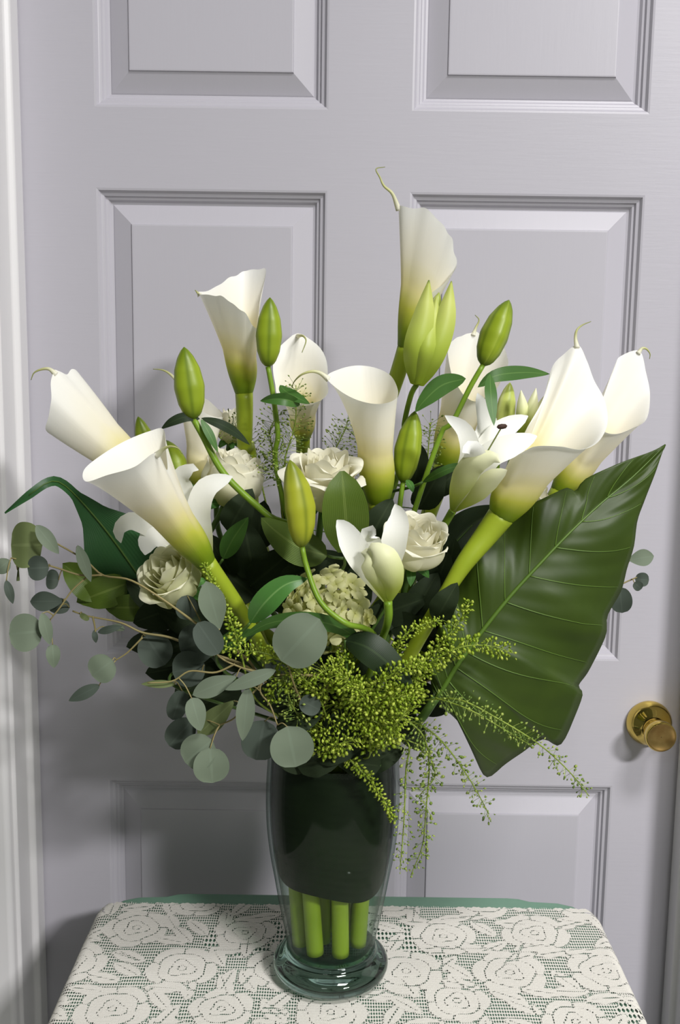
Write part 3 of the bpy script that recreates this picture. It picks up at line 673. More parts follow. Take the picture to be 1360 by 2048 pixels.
# ------------------------------------------------------------------ roses
def rose(label, center, rad, facing, mat='rose', seed=1, openness=1.0, sepal=True):
    rr_ = random.Random(seed); C = at(*center); R = rad*mpp(C); A = nz(facing); B0 = C-A*R*.95
    ref = nz(CAM-C); X_ = nz(ref-A*(ref@A)); Y_ = np.cross(A, X_)
    path, foot = stem_path(B0, A)
    root = thing('rose', foot, label, 'flower', 'cream roses of the bouquet')
    k0 = 0
    for n, Rk, H, al, cu in [(3, .22, 1.78, 1.3, .00), (3, .38, 1.84, 1.15, .02), (4, .54, 1.84, .98, .05), (5, .70, 1.80, .82, .14), (5, .85, 1.72, .78, .28*openness), (5, .97, 1.58, .74, .42*openness)]:
        for q in range(n):
            ph = 2*math.pi*q/n+k0+rr_.uniform(-.15, .15); Hh = H*rr_.uniform(.94, 1.05); cur = cu*rr_.uniform(.7, 1.3); asym = rr_.uniform(-.2, .2)
            V = []; UV = []; nu, nv = 19, 18
            for j in range(nv):
                t = j/(nv-1); wd = al*(.55+.45*math.sin(math.pi*min(1, t*1.15)*.5+.0))*(1 if t < .8 else 1-.55*((t-.8)/.2)**2)
                for i in range(nu):
                    s = 2*i/(nu-1)-1; a = ph+s*wd
                    r = Rk*(.26+.74*math.sin(min(1, t/.52)*math.pi/2))*(1+.07*s)*(1-.10*max(0, t-.55)/.45)
                    z = Hh*t*(1-.10*s*s*t-.05*asym*s)
                    if t > .68: qv = (t-.68)/.32; r += cur*qv*qv*(1-.3*s*s); z -= cur*.55*qv**3
                    r += .02*math.sin(a*5+t*6)*t
                    V.append(B0+R*(A*z+(X_*math.cos(a)+Y_*math.sin(a))*r)); UV.append((i/(nu-1), t))
            mesh_obj('petal', V, grid_faces(nu, nv), M[mat], root, UV)
        k0 += .7
    if sepal:
        for q in range(5):
            a = q*1.2566+.3; dr = X_*math.cos(a)+Y_*math.sin(a)
            blade('sepal', [B0+dr*R*.1, B0+dr*R*.45-A*R*.02, B0+dr*R*.75-A*R*.30], R*.16, M['leaf_bright'], root, nu=5, nv=8)
    stem('stem', path, [.0028, .0028, .003, .003], M['stem_dark'], root); return root
rose('full cream rose with reflexed petals under the central calla lily', (648, 960, .052), 68, (.06, -.35, .95), seed=2, openness=1.1)
rose('cream rose beside the half-open lily, outer petals still cupped', (832, 1088, .065), 60, (.18, -.55, .95), seed=5, openness=.75)
rose('white rose half covered by the narrow dark leaves and bud stem', (465, 955, -.022), 62, (.30, -.05, .95), seed=8, openness=.2)
rose('greenish white rose below the large leaning calla lily', (345, 1156, .056), 60, (-.45, -.65, .65), 'rose_green', seed=11, openness=.7)
rose('white rose peeping out behind the broad leaf and wide calla', (1056, 1000, -.014), 44, (.3, -.2, .95), seed=14, openness=.8)
rose('small white rose at the back beside the frilled calla stem', (462, 852, -.100), 36, (.1, -.1, 1), seed=17, openness=.7)

# ------------------------------------------------------------------ hydrangea
hc = at(652, 1228, .055); hp, hf_ = stem_path(hc-np.array([0, 0, .03]), (0, -.2, 1))
hyd = thing('hydrangea', hf_, 'pale yellow-green hydrangea head low among the dark leaves', 'flower')
fv = []; ff_ = []; fu = []
for q in range(4):
    a = q*math.pi/2; b = len(fv)
    for j, (r, w_) in enumerate([(.0004, .0008), (.003, .0034), (.0058, .0042), (.0082, .0026), (.0090, .0006)]):
        for i in (-1, 0, 1):
            z = .0012*math.sin(r/.009*3)+(.0009 if i == 0 else 0); c_, s_ = math.cos(a), math.sin(a)
            fv.append((c_*r-s_*w_*i, s_*r+c_*w_*i, z)); fu.append(((i+1)/2, r/.009))
    ff_ += [tuple(x_+b for x_ in q2) for q2 in grid_faces(3, 5)]
proto = None
for q in range(130):
    y_ = 1-2*(q+.5)/130; th_ = q*2.39996; d_ = np.array([math.sqrt(1-y_*y_)*math.cos(th_), math.sqrt(1-y_*y_)*math.sin(th_), y_])
    if d_[1] > .45 or d_[2] < -.75: continue
    pos = hc+d_*np.array([.036, .032, .034])*rng.uniform(.84, 1.06)
    if proto is None:
        proto = mesh_obj('floret', np.array(fv)+OFF[hyd.name], ff_, M['hyd'], hyd, fu); o = proto
    else: o = proto.copy(); col.objects.link(o); o.parent = hyd
    o.location = Vector(tuple(pos-OFF[hyd.name])); o.rotation_euler = Vector(tuple(nz(d_+nrg.normal(0, .42, 3)))).to_track_quat('Z', 'Y').to_euler()
    s_ = rng.uniform(.9, 1.3); o.scale = (s_, s_, s_)
stem('stem', hp, [.004, .003, .003], M['stem_dark'], hyd)
for o in hyd.children:
    mw = Matrix.Translation(hyd.location) @ o.matrix_basis; V = np.array([tuple(mw @ v.co) for v in o.data.vertices]); REG.append([hyd.name, V, ff_, None, V.min(0), V.max(0)])

# ------------------------------------------------------------------ broad leaf on the door-knob side
def broad_leaf():
    mid = [(872, 1395), (880, 1385), (890, 1370), (905, 1345), (925, 1315), (955, 1275), (1000, 1215), (1050, 1160), (1105, 1100), (1160, 1045), (1215, 995), (1275, 945), (1331, 889)]
    rt = [(878, 1412), (905, 1432), (932, 1465), (948, 1510), (972, 1553), (1010, 1530), (1045, 1508), (1085, 1478), (1118, 1488), (1148, 1440), (1168, 1392), (1158, 1370), (1176, 1338), (1214, 1275), (1216, 1230), (1240, 1180), (1254, 1140), (1270, 1095), (1275, 1040), (1288, 1000), (1312, 945), (1325, 905), (1331, 889)]
    rk = [0, .5, 1, 1.5, 2, 2.5, 3, 3.5, 4, 4.5, 5, 5.4, 6, 6.9, 7.4, 8, 8.5, 9, 9.5, 10, 10.7, 11.4, 12]
    lf = [(868, 1390), (862, 1370), (862, 1340), (868, 1300), (878, 1250), (898, 1180), (940, 1100), (1000, 1040), (1062, 1008), (1130, 976), (1152, 982), (1172, 958), (1234, 928), (1300, 904), (1331, 889)]
    lk = [0, 1, 2, 3, 4, 5, 6, 7, 8, 9, 9.35, 9.7, 10.4, 11.4, 12]
    n = len(mid); ts = [q/(n-1) for q in range(n)]
    fm = [.055+.02*math.sin(math.pi*t)-.06*t for t in ts]
    wav = [0, .006, -.008, .010, -.008, .012, -.010, .010, -.006, .006, -.003, 0, 0]
    NV = 90; kk_ = np.linspace(0, n-1, NV); F_ = lambda q: np.interp(q, range(n), fm); W_ = lambda q: np.interp(q, range(n), wav)
    def dense(pts, ks, off):
        P_ = A3([(a, b, F_(q)+off(q)) for (a, b), q in zip(pts, ks)]); c_ = catm(P_); kd = np.interp(np.linspace(0, len(ks)-1, len(c_)), range(len(ks)), ks)
        return np.stack([np.interp(kk_, kd, c_[:, x_]) for x_ in range(3)], 1)
    m = dense(mid, range(n), lambda q: 0); r = dense(rt, rk, lambda q: -.035*math.sin(math.pi*min(1, q/(n-1)+.12))+W_(q)); l = dense(lf, lk, lambda q: .004*math.sin(math.pi*q/(n-1))-W_(q)-.024*math.exp(-((q-6.5)/2.2)**2))
    V = []; UV = []; nu = 25
    for j in range(NV):
        for i in range(nu):
            s = 2*i/(nu-1)-1
            e_ = r[j] if s > 0 else l[j]; p = m[j]+(e_-m[j])*abs(s)
            out = np.array([0, -1, .1]); p = p+out*np.linalg.norm(e_-m[j])*(.10*math.sin(math.pi*abs(s)))+out*.0004*math.sin(j*1.25-abs(s)*5.0)*math.sin(math.pi*abs(s))+out*.005*abs(s)**2*math.sin(j*.42+(2 if s > 0 else 0))*math.sin(math.pi*j/(NV-1))
            V.append(p); UV.append((i/(nu-1), j/(NV-1)))
    B = m[0]; path, foot = stem_path(B, nz(m[3]-m[0]), r=.004)
    root = thing('broad_leaf', foot, 'huge arrow-shaped glossy green leaf pointing up beside the brass knob', 'leaf', 'large single leaves')
    bl = mesh_obj('blade', V, grid_faces(nu, NV), M['leaf_big'], root, UV)
    sld = bl.modifiers.new('thickness', 'SOLIDIFY'); sld.thickness = .0007
    V = np.array(V).reshape(NV, nu, 3)
    tube('midrib', [p+np.array([0, -.0004, 0]) for p in V[:-1:8, nu//2]]+[V[-1, nu//2]], [.0024, .0018, .0010, .0003], M['midrib'], root, 6, 50)
    for sgn in (1, -1):
        for j0 in range(4, 76, 7):
            pts = []
            for q in range(9):
                s = q/8*.93; jj = min(NV-1, j0+s*7); j1 = int(jj); fr = jj-j1; c = nu//2+sgn*s*(nu//2); c1 = int(c); fc = c-c1; c2 = min(nu-1, c1+1); j2 = min(NV-1, j1+1)
                p = (V[j1, c1]*(1-fc)+V[j1, c2]*fc)*(1-fr)+(V[j2, c1]*(1-fc)+V[j2, c2]*fc)*fr; pts.append(p+np.array([0, -.0003, 0]))
            tube('vein', pts, [.0006, .0004, .0002], M['vein'], root, 5, 16)
    stem('stem', path, [.0042, .004, .004, .004], M['stem_dark'], root)
def catm(p):
    p = np.array(p); q = np.vstack([2*p[0]-p[1], p, 2*p[-1]-p[-2]]); out = []
    for i in range(1, len(q)-2):
        for t in np.linspace(0, 1, 10, endpoint=False):
            a, b, c, d = q[i-1], q[i], q[i+1], q[i+2]; out.append(.5*((2*b)+(c-a)*t+(2*a-5*b+4*c-d)*t*t+(3*b-a-3*c+d)*t**3))
    out.append(p[-1]); return np.array(out)
broad_leaf()
def big_leaf(label, pts, hw, prof, mat, name='broad_leaf', **kw):
    P_ = A3(pts); path, foot = stem_path(P_[0], nz(P_[1]-P_[0])); root = thing(name, foot, label, 'leaf', 'large single leaves')
    blade('blade', P_, hw*mpp(P_[0]), M[mat], root, prof=prof, nv=40, nu=13, **kw)
    tube('midrib', [p+nz(CAM-p)*.0006 for p in P_[:-1]], [.0012, .0010, .0004], M['stem_dark'], root, 6, 24)
    stem('stem', path, [.003, .003, .003], M['stem_dark'], root)
big_leaf('dark green broad leaf with its tip folded out over the casing', [(320, 1215, -.02), (262, 1130, -.02), (215, 1065, -.015), (160, 1000, -.01), (122, 966, .0), (95, 965, .012), (58, 990, .02), (10, 1026, .022)], 78, [.6, .9, 1, .85, .36, .12, .12, .10, .02], 'leaf_back', fold=.12, wave=.05)
big_leaf('dark green leaf tucked behind the huge leaf and lily stems', [(868, 1160, -.008), (900, 1100, -.004), (945, 1050, -.010), (1010, 1012, -.018)], 40, 'lance', 'leaf_dark', fold=.2)

# ------------------------------------------------------------------ loose lily and filler leaves on their own stems
def single_leaf(label, pts, hw, mat, axis=None, **kw):
    P_ = A3(pts); path, foot = stem_path(P_[0], nz(P_[1]-P_[0]) if axis is None else axis, r=.002); root = thing('leaf_stem', foot, label, 'leaf', 'single leaves among the flowers')
    blade('blade', P_, hw*mpp(P_[0]), M[mat], root, **kw); stem('stem', path, [.0014, .0016, .002], M['stem_dark'], root, 6)
single_leaf('bright green pointed leaf angled up over the hydrangea head', [(500, 1246, .09), (530, 1205, .10), (570, 1170, .10), (616, 1157, .095)], 25, 'leaf_bright', fold=.25)
single_leaf('long arched green leaf crossing under the hydrangea head', [(730, 1292, .085), (680, 1255, .10), (610, 1240, .105), (540, 1246, .10), (480, 1278, .09)], 18, 'leaf_mid', roll=25, axis=(-.3, -.3, 1))
single_leaf('dark green leaf pointing down over the fine filler sprays', [(690, 1280, .095), (735, 1295, .105), (780, 1330, .105), (826, 1375, .10)], 32, 'leaf_dark', prof='ovate', cup=-.2, axis=(-.05, -.25, 1))
single_leaf('dark pointed leaf rising beside the recurved lily petal', [(446, 1118, .004), (466, 1078, .012), (497, 1034, .018)], 20, 'leaf_mid', fold=.3)
single_leaf('broad olive green leaf standing in front of the full cream rose', [(690, 1105, .07), (692, 1050, .085), (688, 990, .09), (684, 942, .085)], 46, 'leaf_olive', prof=[.3, .62, .85, .97, 1, .97, .85, .6, .1], cup=.1)
single_leaf('olive leaf lying flat behind the yellow-green bud', [(655, 1112, .06), (600, 1095, .065), (555, 1065, .065), (522, 1035, .06)], 36, 'leaf_olive', prof='ovate')
single_leaf('narrow dark leaf held out below the open lily', [(845, 965, .02), (880, 945, .035), (915, 933, .035), (948, 940, .03)], 9, 'leaf_mid')
single_leaf('narrow green leaf under the bright pointed leaf', [(432, 1305, .072), (470, 1277, .074), (516, 1262, .070)], 18, 'leaf_mid', fold=.3)

# ------------------------------------------------------------------ dark foliage sprigs
def sprig(label, leaves, mat='leaf_shade'):
    cx_ = sum(l[0] for l in leaves)/len(leaves); cy_ = sum(l[1] for l in leaves)/len(leaves); f_ = sum(l[3] for l in leaves)/len(leaves)-.03
    top = at(cx_, cy_-20, f_); path, foot = stem_path(top, nz(top-np.array([VX, VY, MZ-.05])), r=.002)
    root = thing('leafy_sprig', foot, label, 'foliage', 'dark leafy sprigs filling the bouquet')
    d = stem('stem', path, [.0014, .0018, .002], M['stem_dark'], root, 6); SPRIGS.append((root, d, leaves, mat))
SPRIGS = []; EUCS = []; SPRAYS = []
def bvh_of(e):
    if e[3] is None: e[3] = BVHTree.FromPolygons([tuple(v) for v in e[1]], [tuple(int(i) for i in f) for f in e[2]])
    return e[3]
def hits(V, Fc, root):
    V = np.asarray(V); lo, hi = V.min(0), V.max(0); b = None; n = 0
    for e in REG:
        if e[0] == root or (e[4] > hi).any() or (e[5] < lo).any(): continue
        if b is None: b = BVHTree.FromPolygons([tuple(v) for v in V], [tuple(f) for f in Fc])
        n += len(b.overlap(bvh_of(e)))
    return n
def place_clear(make, root):
    """try the leaf a little nearer or farther and more or less turned until it clears its neighbours"""
    best = None
    for q in range(0, 15):
        off = ((q+1)//2)*.0045*(1 if q % 2 else -1)
        for turn in (0, 14, -14, 28, -28):
            g_ = make(off, turn); n = hits(g_[0], g_[1], root.name)+.02*abs(turn)/14
            if best is None or n < best[0]: best = (n, g_)
            if n < 1: return g_
    return best[1]
def grow_sprig(root, d, leaves, mat):
    k_ = d['p'][:, 2] > MZ-.01; sp_ = d['p'][k_]
    for (x_, y_, r_, f2, a_) in leaves:
        a = math.radians(a_); dx, dy = math.cos(a)*r_, -math.sin(a)*r_; rl = rng.uniform(-25, 25)
        def make(off, turn):
            pts = [at(x_-dx, y_-dy, f2-.008+off), at(x_, y_, f2+off), at(x_+dx, y_+dy, f2-.006+off)]
            return blade_geo(pts, r_*.62*mpp(pts[0]), prof='ovate', fold=.15, wave=.05, nu=7, nv=12, roll=rl+turn)+(pts[0],)
        g_ = place_clear(make, root); mesh_obj('leaf', g_[0], g_[1], M[mat], root, g_[2]); b0 = g_[3]
        qi = int(np.argmin(np.linalg.norm(sp_-b0, axis=1)))
        def pet(off, turn):
            q = sp_[int(np.clip(qi+off*700, 0, len(sp_)-1))]; m_ = (q+b0)/2+np.array([off*1.5, turn*.0006, abs(off)*.8]); return tube_geo([q, m_, b0+(g_[0][3+7*2]-b0)*.15], [.0007, .0005], 5, 10)
        pg = place_clear(pet, root); mesh_obj('petiole', pg[0], pg[1], M['stem_dark'], root, pg[2])
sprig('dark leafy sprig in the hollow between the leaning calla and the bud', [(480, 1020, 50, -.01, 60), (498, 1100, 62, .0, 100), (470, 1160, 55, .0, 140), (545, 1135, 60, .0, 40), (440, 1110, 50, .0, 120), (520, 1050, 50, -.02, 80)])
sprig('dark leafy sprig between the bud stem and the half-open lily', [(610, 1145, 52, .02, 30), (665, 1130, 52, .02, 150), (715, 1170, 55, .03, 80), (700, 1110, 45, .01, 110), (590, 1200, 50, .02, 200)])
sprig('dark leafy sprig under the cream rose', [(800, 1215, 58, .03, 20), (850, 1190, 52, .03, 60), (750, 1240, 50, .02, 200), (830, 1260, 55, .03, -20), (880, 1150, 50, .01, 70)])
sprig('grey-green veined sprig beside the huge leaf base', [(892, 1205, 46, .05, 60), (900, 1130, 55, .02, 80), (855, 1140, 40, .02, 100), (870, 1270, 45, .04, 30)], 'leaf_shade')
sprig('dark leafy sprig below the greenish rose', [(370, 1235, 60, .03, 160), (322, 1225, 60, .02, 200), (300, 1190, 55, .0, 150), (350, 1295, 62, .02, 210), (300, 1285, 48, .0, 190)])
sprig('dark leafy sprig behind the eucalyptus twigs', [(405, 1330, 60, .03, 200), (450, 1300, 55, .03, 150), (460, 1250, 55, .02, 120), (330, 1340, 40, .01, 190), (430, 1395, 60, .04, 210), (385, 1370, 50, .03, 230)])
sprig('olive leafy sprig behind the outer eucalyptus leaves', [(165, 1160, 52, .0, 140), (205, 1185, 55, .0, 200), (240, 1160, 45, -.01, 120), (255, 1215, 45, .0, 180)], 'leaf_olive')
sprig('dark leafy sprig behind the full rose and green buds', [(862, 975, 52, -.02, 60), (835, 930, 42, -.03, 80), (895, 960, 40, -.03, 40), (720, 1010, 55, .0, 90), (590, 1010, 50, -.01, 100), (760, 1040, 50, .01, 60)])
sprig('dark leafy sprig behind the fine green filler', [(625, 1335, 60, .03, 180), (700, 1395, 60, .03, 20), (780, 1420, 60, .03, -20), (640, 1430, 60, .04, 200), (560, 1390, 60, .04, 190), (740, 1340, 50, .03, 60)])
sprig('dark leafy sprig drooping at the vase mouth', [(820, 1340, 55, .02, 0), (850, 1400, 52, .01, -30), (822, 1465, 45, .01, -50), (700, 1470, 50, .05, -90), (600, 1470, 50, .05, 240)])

# ------------------------------------------------------------------ eucalyptus
def eucalyptus(label, main, twigs, leaves):
    P_ = A3(main); path, foot = stem_path(P_[0], nz(P_[1]-P_[0]), r=.0017)
    root = thing('eucalyptus_branch', foot, label, 'foliage', 'eucalyptus branches')
    stem('stem', path, [.0013, .0016, .0016], M['twig'], root, 6, .02)
    segs = [spline(P_, 40)]
    tube('twig', P_, [.0013, .0009, .0007], M['twig'], root, 6, 36)
    for t in twigs:
        q = A3(t); segs.append(spline(q, 30)); tube('twig', q, [.0009, .0006], M['twig'], root, 6, 24)
    EUCS.append((root, np.vstack(segs), leaves))
def grow_eucalyptus(root, allp, leaves):
    for (bx, by, tx, ty, hw, f, mat, kw) in leaves:
        kk = {q: v for q, v in kw.items() if q not in ('df', 'arch', 'roll')}; kk.setdefault('prof', 'round'); kk.setdefault('cup', .12)
        def make(off, turn):
            b, t = at(bx, by, f+off), at(tx, ty, f+off+kw.get('df', 0)); md = (b+t)/2+nz(CAM-b)*kw.get('arch', .002)
            return blade_geo([b, md, t], hw*mpp(b), nu=9, nv=16, roll=kw.get('roll', 0)+turn, **kk)+(b, t)
        g_ = place_clear(make, root); mesh_obj('leaf', g_[0], g_[1], M[mat], root, g_[2]); b, t = g_[3], g_[4]
        q = allp[int(np.argmin(np.linalg.norm(allp-b, axis=1)))]
        if np.linalg.norm(q-b) > .002:
            def pet(off, turn):
                return tube_geo([q, (q+b)/2+np.array([off, turn*.0005, .002+abs(off)]), b+(t-b)*.03], [.0006, .0005], 5, 10)
            pg = place_clear(pet, root); mesh_obj('petiole', pg[0], pg[1], M['twig'], root, pg[2])
E_, D_, O_ = 'euc', 'euc_dark', 'euc_olive'
eucalyptus('long eucalyptus branch reaching out in front of the casing with round leaves', [(470, 1300, .06), (390, 1245, .088), (320, 1195, .098), (260, 1160, .094), (205, 1150, .084), (170, 1120, .08), (110, 1085, .08)],
    [[(205, 1150, .084), (160, 1150, .082), (105, 1133, .085), (55, 1122, .09), (22, 1116, .09)], [(175, 1153, .08), (145, 1180, .085), (120, 1215, .09), (100, 1240, .09)]],
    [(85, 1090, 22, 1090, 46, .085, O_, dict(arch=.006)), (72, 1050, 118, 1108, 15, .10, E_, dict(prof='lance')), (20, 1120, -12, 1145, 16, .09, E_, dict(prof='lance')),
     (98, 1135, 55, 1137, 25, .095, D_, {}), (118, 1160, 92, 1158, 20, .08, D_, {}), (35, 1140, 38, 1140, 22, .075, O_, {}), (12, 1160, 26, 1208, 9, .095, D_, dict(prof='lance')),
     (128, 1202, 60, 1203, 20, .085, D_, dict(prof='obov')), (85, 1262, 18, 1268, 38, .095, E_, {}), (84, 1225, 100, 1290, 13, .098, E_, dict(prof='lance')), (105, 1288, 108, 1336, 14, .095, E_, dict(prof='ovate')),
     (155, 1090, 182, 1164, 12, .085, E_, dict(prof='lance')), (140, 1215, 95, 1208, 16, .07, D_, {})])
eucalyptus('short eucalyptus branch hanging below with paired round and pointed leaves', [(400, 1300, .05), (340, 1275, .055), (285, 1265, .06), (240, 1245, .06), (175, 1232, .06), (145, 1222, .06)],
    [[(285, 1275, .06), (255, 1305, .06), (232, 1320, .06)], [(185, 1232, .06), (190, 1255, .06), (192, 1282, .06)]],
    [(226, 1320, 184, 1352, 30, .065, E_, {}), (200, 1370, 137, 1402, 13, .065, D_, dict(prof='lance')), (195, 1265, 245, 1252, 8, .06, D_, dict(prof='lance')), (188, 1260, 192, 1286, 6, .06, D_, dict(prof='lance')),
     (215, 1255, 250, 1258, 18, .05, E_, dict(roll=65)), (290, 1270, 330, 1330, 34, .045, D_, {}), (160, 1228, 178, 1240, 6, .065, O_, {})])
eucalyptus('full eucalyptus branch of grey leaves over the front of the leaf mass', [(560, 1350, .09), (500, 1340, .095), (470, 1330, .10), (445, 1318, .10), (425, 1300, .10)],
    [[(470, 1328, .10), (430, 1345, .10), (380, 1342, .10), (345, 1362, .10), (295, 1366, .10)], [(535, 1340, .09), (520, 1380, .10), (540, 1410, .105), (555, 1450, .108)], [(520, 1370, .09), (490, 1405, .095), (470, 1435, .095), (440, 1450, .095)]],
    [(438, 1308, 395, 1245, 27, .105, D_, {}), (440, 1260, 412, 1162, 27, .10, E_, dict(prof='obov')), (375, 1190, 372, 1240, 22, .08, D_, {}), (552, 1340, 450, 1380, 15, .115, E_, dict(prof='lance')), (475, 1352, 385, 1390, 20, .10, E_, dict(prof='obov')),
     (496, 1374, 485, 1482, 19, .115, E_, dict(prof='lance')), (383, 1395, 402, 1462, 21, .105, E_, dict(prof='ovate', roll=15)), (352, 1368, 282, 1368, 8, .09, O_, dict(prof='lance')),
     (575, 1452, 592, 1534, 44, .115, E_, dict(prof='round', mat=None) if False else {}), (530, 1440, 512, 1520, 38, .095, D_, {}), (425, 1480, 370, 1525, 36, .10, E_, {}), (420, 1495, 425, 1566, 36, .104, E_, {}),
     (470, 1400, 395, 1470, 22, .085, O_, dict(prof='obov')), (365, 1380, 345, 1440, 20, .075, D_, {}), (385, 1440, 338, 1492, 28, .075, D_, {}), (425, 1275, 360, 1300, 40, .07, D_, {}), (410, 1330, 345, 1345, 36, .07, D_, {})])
eucalyptus('single grey eucalyptus branch with one large round leaf over the hydrangea', [(600, 1400, .09), (585, 1360, .11), (578, 1335, .115)], [],
    [(562, 1322, 640, 1238, 52, .122, E_, dict(arch=.004)), (600, 1400, 640, 1420, 20, .10, D_, {}), (575, 1370, 535, 1320, 20, .09, D_, {})])
eucalyptus('eucalyptus twig showing small leaves past the edge of the huge leaf', [(1120, 1240, -.07), (1200, 1190, -.08), (1250, 1165, -.085), (1285, 1150, -.085)], [[(1235, 1175, -.085), (1245, 1140, -.085), (1262, 1118, -.085)]],
    [(1255, 1120, 1308, 1112, 17, -.085, E_, dict(prof='obov')), (1270, 1158, 1298, 1160, 14, -.085, D_, {}), (1268, 1165, 1283, 1178, 10, -.08, D_, {}), (1240, 1174, 1244, 1226, 22, -.08, D_, {})])

# ------------------------------------------------------------------ fine green filler sprays
def pods_geo(sp_, n, spread, size, root, t0=.08, droop=0.0, seed=1, taper=.55):
    r = np.random.default_rng(seed); V = []; Fc = []; N_ = len(sp_)
    T = np.gradient(sp_, axis=0); T /= np.linalg.norm(T, axis=1)[:, None]+1e-12
    for q in range(n):
        for tr_ in range(14):
            t = t0+(1-t0)*min(1, max(0, (q+r.random()+(r.normal(0, 3) if tr_ else 0))/n)); i = min(N_-1, int(t*(N_-1))); p = sp_[i]; d = r.normal(0, 1, 3); d = nz(d-T[i]*(d@T[i])*.75+T[i]*.35); d[2] -= droop
            L = spread*(1-taper*t)*r.uniform(.45, 1.15); e_ = p+d*L; s_ = size*r.uniform(.7, 1.2)*(1-.25*t)
            if pod_clear(e_, s_*.56, p, root): break
        else: continue
        POD.setdefault(tuple((e_//.005).astype(int)), []).append((e_, s_*.56))
        a = nz(np.cross(d, r.normal(0, 1, 3))); b_ = nz(np.cross(d, a)); d = nz(d); b = len(V)
        V += [p+a*.0002, p-a*.0002, e_-a*.0002, e_+a*.0002]; Fc.append((b, b+1, b+2, b+3)); b += 4
        V.append(e_+b_*s_*.34); V.append(e_-b_*s_*.34)
        for k_ in range(6): an = k_*math.pi/3; V.append(e_+d*s_*.62*math.cos(an)+a*s_*.5*math.sin(an))
        for k_ in range(6): Fc += [(b, b+2+k_, b+2+(k_+1) % 6), (b+1, b+2+(k_+1) % 6, b+2+k_)]
    return V, Fc
POD = {}
def pod_clear(c, r_, p, root):
    k0 = (c//.005).astype(int)
    for i in (-1, 0, 1):
        for j in (-1, 0, 1):
            for k_ in (-1, 0, 1):
                for (o_, ro) in POD.get((k0[0]+i, k0[1]+j, k0[2]+k_), ()):
                    if float(((o_-c)**2).sum()) < (r_+ro)**2*.81: return False
    for _, _, fi, dd in ALLB.find_nearest_range(Vector(tuple(c)), r_*1.1):
        if OWNER[fi] != root: return False
    dv = c-p; L = float(np.linalg.norm(dv)); h = ALLB.ray_cast(Vector(tuple(p+dv*.15)), Vector(tuple(dv/(L+1e-9))), L*.85)      # nothing between pod and stalk
    return h[2] is None or OWNER[h[2]] == root
def spray(label, pts, n, spread=26, size=7, mat='pod', side=(), droop=0.0, taper=.55, from_vase=True):
    P_ = A3(pts); sc = mpp(P_[0]); path, foot = stem_path(P_[0], nz(P_[1]-P_[0]), r=.0012)
    root = thing('filler_spray', foot, label, 'foliage', 'fine green filler sprays')
    stem('stem', path, [.0009, .001, .0011], M['filler_stem'], root, 5, .02)
    runs = [(stem('spike', P_, [.0009, .0007, .0004], M['filler_stem'], root, 5), n)]+[(stem('spike', A3(s_), [.0007, .0004], M['filler_stem'], root, 5), m_) for s_, m_ in side]
    SPRAYS.append((root, runs, spread*sc, size*sc, mat, droop, taper)); return root
def grow_spray(root, runs, spread, size, mat, droop, taper):
    allv, allf = [], []
    for d, m_ in runs:
        V, Fc = pods_geo(spline(list(d['p'][::4])+[d['p'][-1]], 60), m_, spread, size, root.name, droop=droop, seed=rng.randrange(10**6), taper=taper); b = len(allv); allv += V; allf += [tuple(i+b for i in f_) for f_ in Fc]
    o = mesh_obj('seed_pods', allv, allf, M[mat], root); o['kind'] = 'stuff'
spray('dense green spray lying along the leaning calla stem', [(480, 1300, .09), (460, 1240, .095), (430, 1180, .095), (408, 1130, .09)], 170, 16, 9)
spray('green spray with an upright tip in front of the huge leaf', [(800, 1400, .08), (850, 1330, .09), (890, 1280, .095), (920, 1240, .095), (938, 1205, .095)], 190, 24, 9)
spray('green spray reaching sideways across the huge leaf', [(800, 1390, .085), (855, 1330, .095), (920, 1295, .10), (980, 1292, .10), (1026, 1306, .10)], 200, 27, 9, taper=.35)
spray('arched green spray beside the dark hollow under the rose', [(790, 1380, .08), (790, 1320, .085), (805, 1275, .09), (845, 1250, .09), (885, 1240, .085)], 150, 22, 8)
spray('bright green spray in the middle of the filler mass', [(740, 1470, .085), (745, 1420, .10), (760, 1370, .11), (800, 1340, .115), (850, 1325, .11)], 230, 34, 10, side=[([(745, 1420, .10), (720, 1385, .11), (690, 1360, .11)], 110), ([(760, 1400, .10), (800, 1395, .11), (835, 1385, .105)], 120)])
spray('green spray above the vase rim with a rounded head', [(730, 1490, .075), (770, 1465, .10), (800, 1440, .11), (810, 1420, .11)], 140, 30, 10, taper=.1)
spray('small rounded green spray low over the vase rim', [(640, 1500, .07), (670, 1490, .095), (700, 1482, .10), (715, 1478, .10)], 130, 26, 9, taper=.1)
spray('loose green spray beneath the large round eucalyptus leaf', [(660, 1460, .08), (640, 1400, .09), (600, 1350, .095), (540, 1310, .10), (480, 1300, .10), (440, 1290, .10)], 230, 34, 9, side=[([(640, 1400, .09), (660, 1350, .10), (690, 1310, .10)], 100), ([(600, 1350, .095), (560, 1360, .10), (540, 1400, .10)], 70)])
spray('green spray rising to the hydrangea head', [(690, 1440, .07), (690, 1370, .085), (690, 1310, .09), (700, 1260, .085)], 170, 30, 9)
spray('dense green spray just above the glass rim', [(700, 1500, .05), (740, 1450, .075), (800, 1420, .08), (850, 1380, .07)], 190, 36, 9)
spray('shadowy green spray filling the gap over the vase', [(630, 1500, .05), (600, 1440, .07), (600, 1390, .08), (620, 1340, .08)], 170, 36, 8, 'pod_fine')
spray('long thin spray drooping across the huge leaf towards the knob', [(850, 1400, .07), (920, 1400, .10), (1000, 1440, .11), (1080, 1490, .11), (1140, 1545, .10), (1178, 1592, .095)], 150, 26, 7, side=[([(870, 1395, .09), (940, 1420, .11), (1010, 1460, .112), (1060, 1490, .11)], 70)], mat='pod_fine', taper=.3)
